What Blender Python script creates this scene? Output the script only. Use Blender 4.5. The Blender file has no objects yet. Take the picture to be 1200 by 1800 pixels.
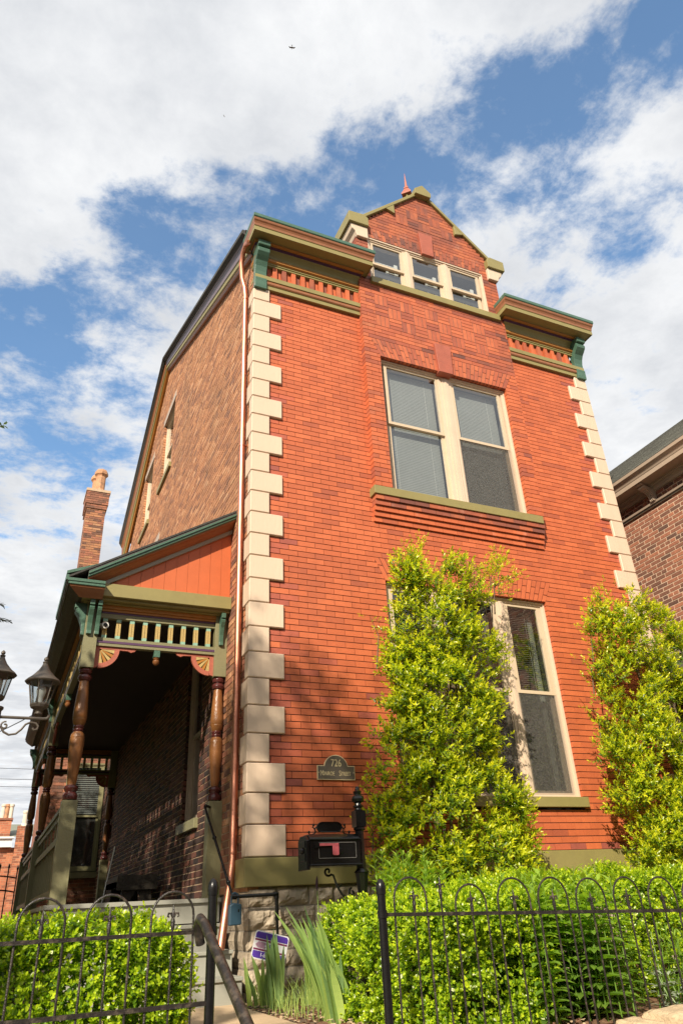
import bpy, math, random
import numpy as np
from mathutils import Vector, Matrix, noise as mnoise
random.seed(7); rng = np.random.default_rng(7)
sc = bpy.context.scene
C = sc.collection
# ------------------------------------------------------------------ camera
def cam_axes(yaw, pitch, roll):
    cy, sy, cp, sp = math.cos(yaw), math.sin(yaw), math.cos(pitch), math.sin(pitch)
    f = Vector((sy*cp, cy*cp, sp)); r = Vector((cy, -sy, 0)); u = r.cross(f)
    cr, sr = math.cos(roll), math.sin(roll)
    return r*cr+u*sr, u*cr-r*sr, f
R_, U_, F_ = cam_axes(0.44016, 0.501264, -0.053953)
CAM = Vector((-2.1196, -6.8372, -0.4341))
cd = bpy.data.cameras.new('camera'); cam = bpy.data.objects.new('camera', cd); C.objects.link(cam)
m = Matrix((R_, U_, -F_)).transposed().to_4x4(); m.translation = CAM
cam.matrix_world = m
cd.sensor_fit = 'VERTICAL'; cd.sensor_height = 36; cd.lens = 1269.53/1800*36
cd.clip_start = 0.05; cd.clip_end = 5000
sc.camera = cam
# ------------------------------------------------------------------ light
SUN_AZ, SUN_EL = math.radians(42), math.radians(33)      # azimuth left of the facade normal
sd = Vector((-math.sin(SUN_AZ)*math.cos(SUN_EL), -math.cos(SUN_AZ)*math.cos(SUN_EL), math.sin(SUN_EL)))
sl = bpy.data.lights.new('sun', 'SUN'); sl.energy = 4.8; sl.angle = math.radians(0.6); sl.color = (1, 0.90, 0.74)
so = bpy.data.objects.new('sun', sl); C.objects.link(so); so.rotation_euler = sd.to_track_quat('Z', 'Y').to_euler()
so.location = (-20, -20, 20)
w = bpy.data.worlds.new('World'); sc.world = w; w.use_nodes = True
nt = w.node_tree; N = nt.nodes; Lk = nt.links; N.clear()
def wn(t, **k):
    n = N.new(t)
    for a, b in k.items(): setattr(n, a, b)
    return n
def wm(op, a, b=None, c=None):
    n = N.new('ShaderNodeMath'); n.operation = op
    for i, v in enumerate((a, b, c)):
        if v is None: continue
        if isinstance(v, (int, float)): n.inputs[i].default_value = v
        else: Lk.new(v, n.inputs[i])
    return n.outputs[0]
out = wn('ShaderNodeOutputWorld'); bg = wn('ShaderNodeBackground'); Lk.new(bg.outputs[0], out.inputs[0])
bg.inputs[1].default_value = 0.1
sky = wn('ShaderNodeTexSky', sky_type='NISHITA', sun_disc=False)
sky.sun_elevation = SUN_EL; sky.sun_rotation = math.atan2(sd.x, sd.y); sky.altitude = 100
sky.air_density = 1.0; sky.dust_density = 0.6; sky.ozone_density = 2.2
tc = wn('ShaderNodeTexCoord'); sep = wn('ShaderNodeSeparateXYZ'); Lk.new(tc.outputs['Generated'], sep.inputs[0])
zc = wm('MAXIMUM', sep.outputs[2], 0.03)
px = wm('DIVIDE', sep.outputs[0], zc); py = wm('DIVIDE', sep.outputs[1], zc)
cp = wn('ShaderNodeCombineXYZ'); Lk.new(px, cp.inputs[0]); Lk.new(py, cp.inputs[1])
def wnoise(scale, det, rough, off=(0, 0, 0), dist=0.0):
    mp = wn('ShaderNodeMapping'); mp.inputs['Location'].default_value = off; Lk.new(cp.outputs[0], mp.inputs[0])
    n = wn('ShaderNodeTexNoise'); n.inputs['Scale'].default_value = scale; n.inputs['Detail'].default_value = det
    n.inputs['Roughness'].default_value = rough; n.inputs['Distortion'].default_value = dist
    Lk.new(mp.outputs[0], n.inputs[0]); return n.outputs['Fac']
n1 = wnoise(2.3, 7, .6, (3.1, .4, 0), .15); n2 = wnoise(8.0, 12, .66, (0, 7, 0), .12); n3 = wnoise(2.6, 5, .5, (5, 2, 3))
s = wm('ADD', px, py)
s = wm('ADD', s, wm('MULTIPLY', wm('SUBTRACT', n1, .5), .42))
rp = wn('ShaderNodeValToRGB'); el = rp.color_ramp.elements
el[0].position = 0.0; el[0].color = (1, 1, 1, 1)
el[1].position = 1.0; el[1].color = (.86,)*3+(1,)
for p_, v_ in ((.27, 1.15), (.325, .78), (.36, .33), (.42, .33), (.44, .45), (.50, .58), (.58, .60), (.75, .68), (.9, .80)):
    e = el.new(p_); e.color = (v_, v_, v_, 1)
Lk.new(wm('DIVIDE', s, 2.6), rp.inputs[0])
def blob(x, y, r, a):
    dx = wm('DIVIDE', wm('SUBTRACT', px, x), r); dy = wm('DIVIDE', wm('SUBTRACT', py, y), r)
    d2 = wm('ADD', wm('MULTIPLY', dx, dx), wm('MULTIPLY', dy, dy))
    return wm('MULTIPLY', wm('EXPONENT', wm('MULTIPLY', d2, -1.0)), a)
cov = rp.outputs[0]
cov = wm('ADD', cov, blob(.74, .40, .09, .34)); cov = wm('ADD', cov, blob(1.05, .74, .2, .30))
cov = wm('ADD', cov, blob(.31, .70, .05, .22)); cov = wm('ADD', cov, blob(.06, 1.0, .12, .22)); cov = wm('ADD', cov, blob(.62, .30, .035, -.3))
cov = wm('ADD', cov, blob(.16, .72, .03, -.25)); cov = wm('ADD', cov, blob(.88, .62, .08, -.22)); cov = wm('ADD', cov, blob(-.03, 1.26, .1, -.2)); cov = wm('ADD', cov, blob(.02, 1.6, .18, -.2)); cov = wm('ADD', cov, blob(1.0, .86, .12, -.12))
dens = wm('ADD', cov, wm('MULTIPLY', wm('SUBTRACT', n2, .5), 1.5))
mr = wn('ShaderNodeMapRange', interpolation_type='SMOOTHSTEP'); Lk.new(dens, mr.inputs[0])
mr.inputs[1].default_value = .32; mr.inputs[2].default_value = .76; mr.inputs[3].default_value = .04
ccr = wn('ShaderNodeValToRGB'); ccr.color_ramp.elements[0].position = .36; ccr.color_ramp.elements[0].color = (6.7, 6.75, 6.8, 1)
ccr.color_ramp.elements[1].position = .60; ccr.color_ramp.elements[1].color = (4.7, 4.85, 5.1, 1)
Lk.new(wm('ADD', wm('MULTIPLY', n3, .62), wm('MULTIPLY', n2, .38)), ccr.inputs[0])
skc = wn('ShaderNodeMix', data_type='RGBA', blend_type='MULTIPLY'); skc.inputs[0].default_value = 1
Lk.new(sky.outputs[0], skc.inputs[6]); skc.inputs[7].default_value = (1.32, 1.62, 1.66, 1)
mx = wn('ShaderNodeMix', data_type='RGBA'); Lk.new(mr.outputs[0], mx.inputs[0]); Lk.new(skc.outputs[2], mx.inputs[6]); Lk.new(ccr.outputs[0], mx.inputs[7])
Lk.new(mx.outputs[2], bg.inputs[0])
sc.view_settings.view_transform = 'Standard'; sc.view_settings.look = 'None'; sc.view_settings.gamma = 1; sc.view_settings.exposure = 0.6
sc.render.engine = 'CYCLES'
# ------------------------------------------------------------------ materials
MATS = {}
def mat(name, col, rough=.6, var=.08, vscale=6, bump=0.0, bscale=60, metal=0.0, spec=.5, ramp=None, dirt=None, coat=0, stretch=None):
    """painted / plain surface with slight tone variation; ramp = list of (pos,color) driven by the per-face attribute rnd"""
    if name in MATS: return MATS[name]
    mt = bpy.data.materials.new(name); mt.use_nodes = True; t = mt.node_tree; b = t.nodes['Principled BSDF']
    tcn = t.nodes.new('ShaderNodeTexCoord'); vec = tcn.outputs['Object']
    if stretch:
        mp = t.nodes.new('ShaderNodeMapping'); mp.inputs['Scale'].default_value = stretch; t.links.new(vec, mp.inputs[0]); vec = mp.outputs[0]
    if ramp:
        at = t.nodes.new('ShaderNodeAttribute'); at.attribute_name = 'rnd'
        cr = t.nodes.new('ShaderNodeValToRGB'); e = cr.color_ramp.elements
        e[0].position, e[0].color = ramp[0][0], (*ramp[0][1], 1); e[1].position, e[1].color = ramp[-1][0], (*ramp[-1][1], 1)
        for p, c in ramp[1:-1]: q = e.new(p); q.color = (*c, 1)
        t.links.new(at.outputs['Fac'], cr.inputs[0]); base = cr.outputs[0]
    else:
        rg = t.nodes.new('ShaderNodeRGB'); rg.outputs[0].default_value = (*col, 1); base = rg.outputs[0]
    ns = t.nodes.new('ShaderNodeTexNoise'); ns.inputs['Scale'].default_value = vscale; ns.inputs['Detail'].default_value = 8; ns.inputs['Roughness'].default_value = .65
    t.links.new(vec, ns.inputs[0])
    mr = t.nodes.new('ShaderNodeMapRange'); mr.inputs[1].default_value = .3; mr.inputs[2].default_value = .7
    mr.inputs[3].default_value = 1-var; mr.inputs[4].default_value = 1+var; t.links.new(ns.outputs['Fac'], mr.inputs[0])
    mm = t.nodes.new('ShaderNodeVectorMath'); mm.operation = 'SCALE'; t.links.new(base, mm.inputs[0]); t.links.new(mr.outputs[0], mm.inputs['Scale'])
    cur = mm.outputs[0]
    if dirt:
        for (dcol, dsc, lo, hi, amt, dst) in dirt:
            mp = t.nodes.new('ShaderNodeMapping'); mp.inputs['Scale'].default_value = dst; t.links.new(tcn.outputs['Object'], mp.inputs[0])
            dn = t.nodes.new('ShaderNodeTexNoise'); dn.inputs['Scale'].default_value = dsc; dn.inputs['Detail'].default_value = 10; dn.inputs['Roughness'].default_value = .6
            t.links.new(mp.outputs[0], dn.inputs[0])
            dr = t.nodes.new('ShaderNodeMapRange'); dr.inputs[1].default_value = lo; dr.inputs[2].default_value = hi; dr.inputs[4].default_value = amt
            t.links.new(dn.outputs['Fac'], dr.inputs[0])
            dm = t.nodes.new('ShaderNodeMix'); dm.data_type = 'RGBA'; t.links.new(dr.outputs[0], dm.inputs[0]); t.links.new(cur, dm.inputs[6]); dm.inputs[7].default_value = (*dcol, 1)
            cur = dm.outputs[2]
    t.links.new(cur, b.inputs['Base Color'])
    b.inputs['Roughness'].default_value = rough; b.inputs['Metallic'].default_value = metal; b.inputs['Specular IOR Level'].default_value = spec
    b.inputs['Coat Weight'].default_value = coat
    if bump:
        bn = t.nodes.new('ShaderNodeTexNoise'); bn.inputs['Scale'].default_value = bscale; bn.inputs['Detail'].default_value = 6; t.links.new(vec, bn.inputs[0])
        bp = t.nodes.new('ShaderNodeBump'); bp.inputs['Strength'].default_value = bump; bp.inputs['Distance'].default_value = .01
        t.links.new(bn.outputs['Fac'], bp.inputs['Height']); t.links.new(bp.outputs[0], b.inputs['Normal'])
    MATS[name] = mt; return mt
def leafmat(name, ramp, rough=.35, trans=.35, tcol=1.4):
    mt = bpy.data.materials.new(name); mt.use_nodes = True; t = mt.node_tree; b = t.nodes['Principled BSDF']
    at = t.nodes.new('ShaderNodeAttribute'); at.attribute_name = 'rnd'
    cr = t.nodes.new('ShaderNodeValToRGB'); e = cr.color_ramp.elements
    e[0].position, e[0].color = ramp[0][0], (*ramp[0][1], 1); e[1].position, e[1].color = ramp[-1][0], (*ramp[-1][1], 1)
    for p, c in ramp[1:-1]: q = e.new(p); q.color = (*c, 1)
    t.links.new(at.outputs['Fac'], cr.inputs[0]); t.links.new(cr.outputs[0], b.inputs['Base Color'])
    b.inputs['Roughness'].default_value = rough; b.inputs['Specular IOR Level'].default_value = .5
    tr = t.nodes.new('ShaderNodeBsdfTranslucent')
    sc_ = t.nodes.new('ShaderNodeVectorMath'); sc_.operation = 'MULTIPLY'; sc_.inputs[1].default_value = (tcol, tcol*1.05, tcol*.35); t.links.new(cr.outputs[0], sc_.inputs[0])
    t.links.new(sc_.outputs[0], tr.inputs[0])
    mxs = t.nodes.new('ShaderNodeMixShader'); mxs.inputs[0].default_value = trans
    t.links.new(b.outputs[0], mxs.inputs[1]); t.links.new(tr.outputs[0], mxs.inputs[2]); t.links.new(mxs.outputs[0], t.nodes['Material Output'].inputs[0])
    return mt
DARKD = ((.05, .03, .03), 1.3, .50, .74, .5, (1, 1, 1))
M_front = mat('red_pressed_brick', None, .62, .10, 9, .25, 90, ramp=[(0, (.34, .080, .036)), (.10, (.43, .100, .036)), (.55, (.475, .110, .038)), (1, (.53, .130, .046))],
              dirt=[((.16, .05, .035), .9, .56, .85, .45, (1, 1, 1)), ((.70, .34, .24), 2.6, .66, .80, .45, (1.0, 1, .55)), ((.68, .36, .28), 14, .70, .78, .5, (1, 1, .35))])
M_frontold = mat('weathered_red_brick', None, .8, .14, 9, .35, 90, ramp=[(0, (.14, .05, .038)), (.3, (.27, .075, .042)), (.6, (.36, .09, .042)), (1, (.45, .125, .052))],
              dirt=[((.11, .05, .045), 2.0, .47, .72, .65, (1, 1, 1)), ((.55, .33, .25), 3.2, .62, .78, .4, (1, 1, .7))])
M_flash = mat('purple_flashed_brick', None, .65, .14, 12, .25, 90, ramp=[(0, (.28, .07, .05)), (.5, (.38, .09, .05)), (1, (.47, .105, .045))])
M_pav = mat('bay_red_brick', None, .75, .14, 9, .3, 90, ramp=[(0, (.27, .07, .042)), (.3, (.40, .095, .042)), (1, (.50, .13, .052))], dirt=[((.15, .06, .045), 1.6, .50, .78, .5, (1, 1, 1)), ((.60, .38, .30), 9, .68, .8, .4, (1, 1, .4))])
M_mortg2 = mat('weathered_grey_mortar', (.13, .10, .085), .95, .3, 12)
M_mortd = mat('dark_mortar', (.075, .035, .03), .95, .2, 30)
M_mortl = mat('tan_mortar', (.50, .35, .23), .95, .15, 20, dirt=[((.16, .09, .06), 1.1, .48, .78, .5, (1, 1, 1))])
M_mortn = mat('light_tan_mortar', (.62, .46, .33), .95, .12, 20)
M_side = mat('old_common_brick', None, .85, .22, 14, .9, 60, ramp=[(0, (.22, .105, .065)), (.18, (.33, .145, .075)), (.45, (.40, .175, .082)), (.8, (.46, .21, .10)), (1, (.54, .29, .16))],
             dirt=[((.17, .10, .06), .8, .46, .75, .5, (1, 1, 1)), ((.55, .28, .13), 1.7, .55, .75, .45, (1, 1, .6))])
M_nbr = mat('neighbour_brown_brick', None, .85, .2, 14, .6, 60, ramp=[(0, (.11, .058, .042)), (.3, (.20, .086, .054)), (.65, (.285, .112, .066)), (1, (.37, .145, .082))])
M_cream = mat('cream_paint', (.60, .465, .345), .55, .05, 4, .12, 220, dirt=[((.50, .36, .22), 2.2, .55, .8, .3, (1, 1, .5))])
M_quoin = mat('cream_quoin_paint', (.60, .455, .335), .6, .04, 5, .25, 45, stretch=(1, 1, .25))
M_olive = mat('olive_paint', (.245, .205, .075), .5, .07, 5, .15, 160, dirt=[((.16, .12, .05), 3, .55, .8, .4, (1, 1, 1))])
M_oliveg = mat('olive_post_paint', (.20, .185, .095), .5, .07, 5, .3, 60)
M_green = mat('green_paint', (.060, .125, .085), .4, .10, 12, .35, 50)
M_lgreen = mat('pale_green_paint', (.24, .40, .30), .5, .1, 12, .3, 80)
M_ochre = mat('ochre_paint', (.36, .145, .02), .5, .12, 10, .1, 100)
M_tan = mat('gold_tan_paint', (.44, .31, .11), .6, .2, 60, .5, 200)
M_purple = mat('purple_paint', (.085, .035, .085), .5, .15, 10)
M_purpleg = mat('violet_grey_paint', (.17, .13, .16), .5, .15, 10)
M_brown = mat('copper_brown_paint', (.27, .105, .045), .38, .12, 10, .1, 80)
M_rust = mat('brick_red_paint', (.36, .095, .055), .55, .12, 8, .5, 120)
M_board = mat('terracotta_board_paint', (.50, .115, .035), .5, .06, 5, .12, 50)
M_grey = mat('grey_paint', (.30, .295, .25), .5, .05, 4, .12, 120, dirt=[((.2, .18, .14), 4, .6, .8, .4, (1, 1, 1))])
M_copper = mat('copper_pipe', (.66, .28, .18), .44, .1, 5, .05, 30, metal=1.0, stretch=(3, 3, .5))
M_turn = mat('turned_caramel_wood', (.21, .085, .026), .33, .22, 9, .4, 70, dirt=[((.12, .04, .02), 4, .5, .75, .6, (1, 1, .4))], stretch=(1, 1, .6))
M_maroon = mat('maroon_gloss_paint', (.075, .018, .016), .22, .1, 12)
M_iron = mat('black_iron', (.008, .0075, .0075), .27, .3, 30, .10, 220, spec=.35)
M_ironb = mat('worn_black_iron', (.020, .016, .014), .33, .35, 40, .35, 160, spec=.4, dirt=[((.15, .115, .085), 22, .50, .72, .6, (1, 1, 1))])
M_gloss = mat('gloss_black_enamel', (.006, .006, .006), .2, .1, 10, .08, 60, spec=.4)
M_shing = mat('dark_shingle', (.05, .047, .043), .95, .3, 30, .6, 120)
M_gshing = mat('grey_green_shingle', None, .95, .25, 30, .6, 120, ramp=[(0, (.13, .14, .11)), (.5, (.20, .21, .165)), (1, (.27, .28, .22))])
M_beige = mat('beige_trim_paint', (.40, .31, .235), .5, .06, 5, .1, 90)
M_stone = mat('rough_limestone', (.40, .325, .235), .95, .28, 5, 1.0, 38, dirt=[((.19, .145, .10), 2.2, .45, .72, .75, (1, 1, 1)), ((.52, .46, .38), 5, .55, .75, .5, (1, 1, 1))])
M_rock = mat('tan_coping_stone', (.50, .37, .23), .95, .2, 7, 1.0, 50)
M_mortg = mat('grey_mortar', (.24, .20, .16), .95, .2, 20, .5, 60)
M_dark = mat('dark_room', (.045, .042, .04), .9, .1, 3)
M_blind = mat('blind_slats', (.30, .30, .28), .6, .05, 8)
M_curt = mat('pale_curtain', (.25, .25, .22), .8, .1, 8)
M_sashd = mat('tan_sash_paint', (.55, .43, .30), .5, .05, 5, .1, 90)
M_pot = mat('clay_chimney_pot', (.50, .25, .13), .8, .25, 8, .3, 50, dirt=[((.12, .10, .08), 5, .5, .7, .7, (1, 1, 1))])
M_potw = mat('pale_chimney_pot', (.60, .52, .42), .8, .15, 8)
M_white = mat('white_paint', (.74, .72, .68), .5, .05, 5)
M_wood = mat('dark_wood', (.05, .04, .028), .6, .3, 12, .5, 60)
M_mulch = mat('mulch', (.17, .085, .045), .98, .45, 25, 1.0, 60, dirt=[((.34, .21, .12), 30, .55, .7, .7, (1, 1, 1))])
M_path = mat('path_concrete', (.50, .36, .22), .95, .12, 6, .5, 70)
M_walk = mat('pavement_concrete', (.38, .36, .32), .95, .1, 4, .3, 70)
M_asph = mat('asphalt', (.055, .055, .056), .95, .2, 20, .4, 120)
M_grass = mat('grass_ground', (.09, .13, .035), .98, .35, 4, .8, 60)
M_bead = mat('bead_highlight_metal', (.16, .15, .14), .35, .3, 60)  # pale grey painted on the beads as highlights against black enamel
M_bronze = mat('bronze_plaque', (.125, .10, .078), .45, .1, 30, .2, 200)
M_gold = mat('gold_lettering', (.72, .58, .34), .45, .06, 30)
M_flag = mat('mailbox_flag_red', (.34, .07, .085), .4, .4, 30)
M_lock = mat('teal_lockbox', (.018, .05, .078), .45, .08, 20, .3, 150)
M_lampm = mat('weathered_bronze_metal', (.10, .082, .066), .5, .2, 12, .2, 80, metal=.3)
M_bulb = mat('frosted_bulb', (.75, .75, .72), .2, .03, 5)
M_bark = mat('bark', (.12, .085, .055), .95, .3, 20, .9, 50)
M_signb = mat('purple_sign', (.085, .035, .33), .5, .03, 5); M_signw = mat('white_sign', (.75, .74, .76), .5, .03, 5); M_signm = mat('maroon_sign', (.20, .02, .09), .5, .03, 5)
M_signg = mat('lilac_sign', (.42, .24, .34), .5, .2, 40)
M_farb = mat('far_orange_brick', None, .9, .2, 10, ramp=[(0, (.22, .08, .045)), (.5, (.42, .14, .07)), (1, (.52, .20, .10))])
M_bird = mat('bird_feathers', (.14, .07, .045), .9, .3, 60)
M_wire = mat('wire', (.02, .02, .02), .7)
M_screen = mat('insect_screen', (.065, .060, .056), .8, .5, 160)
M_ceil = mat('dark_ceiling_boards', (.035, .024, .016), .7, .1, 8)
M_porchb = mat('shaded_sooty_porch_brick', None, .85, .2, 14, .6, 60, ramp=[(0, (.02, .012, .011)), (.3, (.05, .022, .016)), (.65, (.095, .034, .022)), (1, (.15, .052, .03))])  # soot tone, darkened further so the colour itself carries the porch shade
M_mortp = mat('shaded_sooty_tan_mortar', (.24, .16, .10), .95, .15, 20)
def glassmat():
    mt = bpy.data.materials.new('window_glass'); mt.use_nodes = True; t = mt.node_tree; t.nodes.remove(t.nodes['Principled BSDF'])
    fr = t.nodes.new('ShaderNodeMath'); fr.operation = 'POWER'; fr.inputs[1].default_value = 4.0; lw = t.nodes.new('ShaderNodeLayerWeight'); lw.inputs[0].default_value = .5; t.links.new(lw.outputs['Facing'], fr.inputs[0])
    tcn = t.nodes.new('ShaderNodeTexCoord'); ns = t.nodes.new('ShaderNodeTexNoise'); ns.inputs['Scale'].default_value = 2.5; ns.inputs['Detail'].default_value = 2
    t.links.new(tcn.outputs['Object'], ns.inputs[0]); bp = t.nodes.new('ShaderNodeBump'); bp.inputs['Strength'].default_value = .12; bp.inputs['Distance'].default_value = .02
    t.links.new(ns.outputs['Fac'], bp.inputs['Height'])
    gl = t.nodes.new('ShaderNodeBsdfGlossy'); gl.inputs['Roughness'].default_value = .02; gl.inputs[0].default_value = (.95, .97, 1, 1); t.links.new(bp.outputs[0], gl.inputs['Normal'])
    tr = t.nodes.new('ShaderNodeBsdfTransparent'); tr.inputs[0].default_value = (.80, .84, .84, 1)
    mx = t.nodes.new('ShaderNodeMixShader'); ad = t.nodes.new('ShaderNodeMath'); ad.operation = 'ADD'; ad.inputs[1].default_value = .14; t.links.new(fr.outputs[0], ad.inputs[0])
    t.links.new(ad.outputs[0], mx.inputs[0]); t.links.new(tr.outputs[0], mx.inputs[1]); t.links.new(gl.outputs[0], mx.inputs[2])
    t.links.new(mx.outputs[0], t.nodes['Material Output'].inputs[0]); return mt
M_glass = glassmat()
def screenmat():
    mt = bpy.data.materials.new('fine_screen_mesh'); mt.use_nodes = True; t = mt.node_tree; b = t.nodes['Principled BSDF']
    b.inputs['Roughness'].default_value = .7; tcn = t.nodes.new('ShaderNodeTexCoord'); ns = t.nodes.new('ShaderNodeTexNoise'); ns.inputs['Scale'].default_value = 130; ns.inputs['Detail'].default_value = 3
    mp = t.nodes.new('ShaderNodeMapping'); mp.inputs['Scale'].default_value = (1, 1, .35); t.links.new(tcn.outputs['Object'], mp.inputs[0]); t.links.new(mp.outputs[0], ns.inputs[0])
    cr = t.nodes.new('ShaderNodeValToRGB'); cr.color_ramp.elements[0].position = .40; cr.color_ramp.elements[0].color = (.06, .056, .05, 1); cr.color_ramp.elements[1].position = .68; cr.color_ramp.elements[1].color = (.15, .14, .125, 1)
    t.links.new(ns.outputs['Fac'], cr.inputs[0]); t.links.new(cr.outputs[0], b.inputs['Base Color'])
    tr = t.nodes.new('ShaderNodeBsdfTransparent'); mx = t.nodes.new('ShaderNodeMixShader'); mx.inputs[0].default_value = .6
    t.links.new(b.outputs[0], mx.inputs[1]); t.links.new(tr.outputs[0], mx.inputs[2]); t.links.new(mx.outputs[0], t.nodes['Material Output'].inputs[0]); return mt
M_mesh = screenmat()
# ------------------------------------------------------------------ mesh builder
def wloc(o):
    v = Vector((0, 0, 0))
    while o: v = v+o.location; o = o.parent
    return v
class MB:
    def __init__(s): s.v = []; s.f = []; s.m = []; s.r = []; s.mats = []; s.xf = None
    def mi(s, m):
        if m not in s.mats: s.mats.append(m)
        return s.mats.index(m)
    def V(s, p):
        s.v.append(tuple(s.xf(*p)) if s.xf else tuple(p)); return len(s.v)-1
    def F(s, idx, m, r=.5): s.f.append(tuple(idx)); s.m.append(s.mi(m)); s.r.append(r)
    def quad(s, a, b, c, d, m, r=.5): s.F([s.V(a), s.V(b), s.V(c), s.V(d)], m, r)
    def poly(s, pts, m, r=.5): s.F([s.V(p) for p in pts], m, r)
    def box(s, x0, x1, y0, y1, z0, z1, m, r=.5, skip=''):
        i = [s.V(p) for p in ((x0, y0, z0), (x1, y0, z0), (x1, y1, z0), (x0, y1, z0), (x0, y0, z1), (x1, y0, z1), (x1, y1, z1), (x0, y1, z1))]
        for k, q in (('b', (0, 3, 2, 1)), ('t', (4, 5, 6, 7)), ('f', (0, 1, 5, 4)), ('r', (1, 2, 6, 5)), ('k', (2, 3, 7, 6)), ('l', (3, 0, 4, 7))):
            if k in skip: continue
            s.F([i[j] for j in q], m, r)
    def cbox(s, x0, x1, y0, y1, z0, z1, m, c=.01, r=.5):
        """box whose front (-y) face has chamfered edges"""
        a = [(x0, y0+c, z0), (x1, y0+c, z0), (x1, y0+c, z1), (x0, y0+c, z1)]
        b = [(x0+c, y0, z0+c), (x1-c, y0, z0+c), (x1-c, y0, z1-c), (x0+c, y0, z1-c)]
        A = [s.V(p) for p in a]; B = [s.V(p) for p in b]; D = [s.V((p[0], y1, p[2])) for p in a]
        s.F(B, m, r)
        for i in range(4):
            j = (i+1) % 4; s.F((A[i], A[j], B[j], B[i]), m, r); s.F((D[i], D[j], A[j], A[i]), m, r)
        s.F(D[::-1], m, r)
    def prism(s, pts, a, b, axis, m, r=.5):
        """2-D polygon extruded along axis from a to b; for axis y pts are (x,z), x: (y,z), z: (x,y)"""
        def P(p, t): return {'y': (p[0], t, p[1]), 'x': (t, p[0], p[1]), 'z': (p[0], p[1], t)}[axis]
        A = [s.V(P(p, a)) for p in pts]; B = [s.V(P(p, b)) for p in pts]; n = len(pts)
        s.F(A, m, r); s.F(B[::-1], m, r)
        for i in range(n): j = (i+1) % n; s.F((A[j], A[i], B[i], B[j]), m, r)
    def tube(s, pts, rad, m, n=8, cap=True, r=.5):
        pts = [Vector(p) for p in pts]; rr = rad if isinstance(rad, (list, tuple)) else [rad]*len(pts)
        rings = []; prev = None
        for i, p in enumerate(pts):
            d = ((pts[min(i+1, len(pts)-1)]-p).normalized() + (p-pts[max(i-1, 0)]).normalized())
            d = d.normalized() if d.length > 1e-6 else Vector((0, 0, 1))
            if prev is None: a = d.orthogonal().normalized()
            else:
                a = prev - d*prev.dot(d); a = a.normalized() if a.length > 1e-6 else d.orthogonal().normalized()
            prev = a; b = d.cross(a)
            rings.append([s.V(p+(a*math.cos(2*math.pi*k/n)+b*math.sin(2*math.pi*k/n))*rr[i]) for k in range(n)])
        for A, B in zip(rings, rings[1:]):
            for k in range(n): j = (k+1) % n; s.F((A[k], A[j], B[j], B[k]), m, r)
        if cap: s.F(rings[0][::-1], m, r); s.F(rings[-1], m, r)
    def lathe(s, prof, cx, cy, m, n=20, mfun=None):
        """prof: list of (radius, z)"""
        rings = [[s.V((cx+r*math.cos(2*math.pi*k/n), cy+r*math.sin(2*math.pi*k/n), z)) for k in range(n)] for r, z in prof]
        for i, (A, B) in enumerate(zip(rings, rings[1:])):
            mm = mfun(i) if mfun else m
            for k in range(n): j = (k+1) % n; s.F((A[k], A[j], B[j], B[k]), mm)
        s.F(rings[0][::-1], m); s.F(rings[-1], m)
    def sphere(s, c, r, m, n=10, sq=(1, 1, 1)):
        R = []
        for i in range(1, n):
            t = math.pi*i/n
            R.append([s.V((c[0]+sq[0]*r*math.sin(t)*math.cos(2*math.pi*k/n), c[1]+sq[1]*r*math.sin(t)*math.sin(2*math.pi*k/n), c[2]-sq[2]*r*math.cos(t))) for k in range(n)])
        a = s.V((c[0], c[1], c[2]-sq[2]*r)); b = s.V((c[0], c[1], c[2]+sq[2]*r))
        for A, B in zip(R, R[1:]):
            for k in range(n): j = (k+1) % n; s.F((A[k], A[j], B[j], B[k]), m)
        for k in range(n): j = (k+1) % n; s.F((a, R[0][j], R[0][k]), m); s.F((b, R[-1][k], R[-1][j]), m)
    def build(s, name, parent=None, smooth=False, bevel=0, origin=None):
        me = bpy.data.meshes.new(name)
        org = Vector(origin) if origin else Vector((0, 0, 0))
        me.from_pydata([tuple(Vector(v)-org) for v in s.v] if origin else s.v, [], s.f)
        for m in s.mats: me.materials.append(m)
        me.polygons.foreach_set('material_index', s.m)
        a = me.attributes.new('rnd', 'FLOAT', 'FACE'); a.data.foreach_set('value', s.r)
        o = bpy.data.objects.new(name, me); C.objects.link(o)
        if origin: o.location = org
        if smooth:
            me.polygons.foreach_set('use_smooth', [True]*len(s.f))
            try: me.set_sharp_from_angle(angle=math.radians(38))
            except Exception: pass
        if bevel:
            b = o.modifiers.new('bevel', 'BEVEL'); b.width = bevel; b.segments = 2; b.limit_method = 'ANGLE'; b.angle_limit = math.radians(40)
        if parent:
            o.parent = parent
            o.location = org-wloc(parent)
        me.update(); return o
def tag(o, label=None, cat=None, group=None, kind=None):
    if label: o['label'] = label
    if cat: o['category'] = cat
    if group: o['group'] = group
    if kind: o['kind'] = kind
    return o
def empty(name, loc, label, cat, group=None):
    o = bpy.data.objects.new(name, None); C.objects.link(o); o.location = loc; o.empty_display_size = .2
    return tag(o, label, cat, group)
def copy_tree(o, parent=None):
    c = o.copy(); C.objects.link(c)
    if parent: c.parent = parent
    for ch in list(o.children): copy_tree(ch, c)
    return c
bpy.context.view_layer.update()
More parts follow.
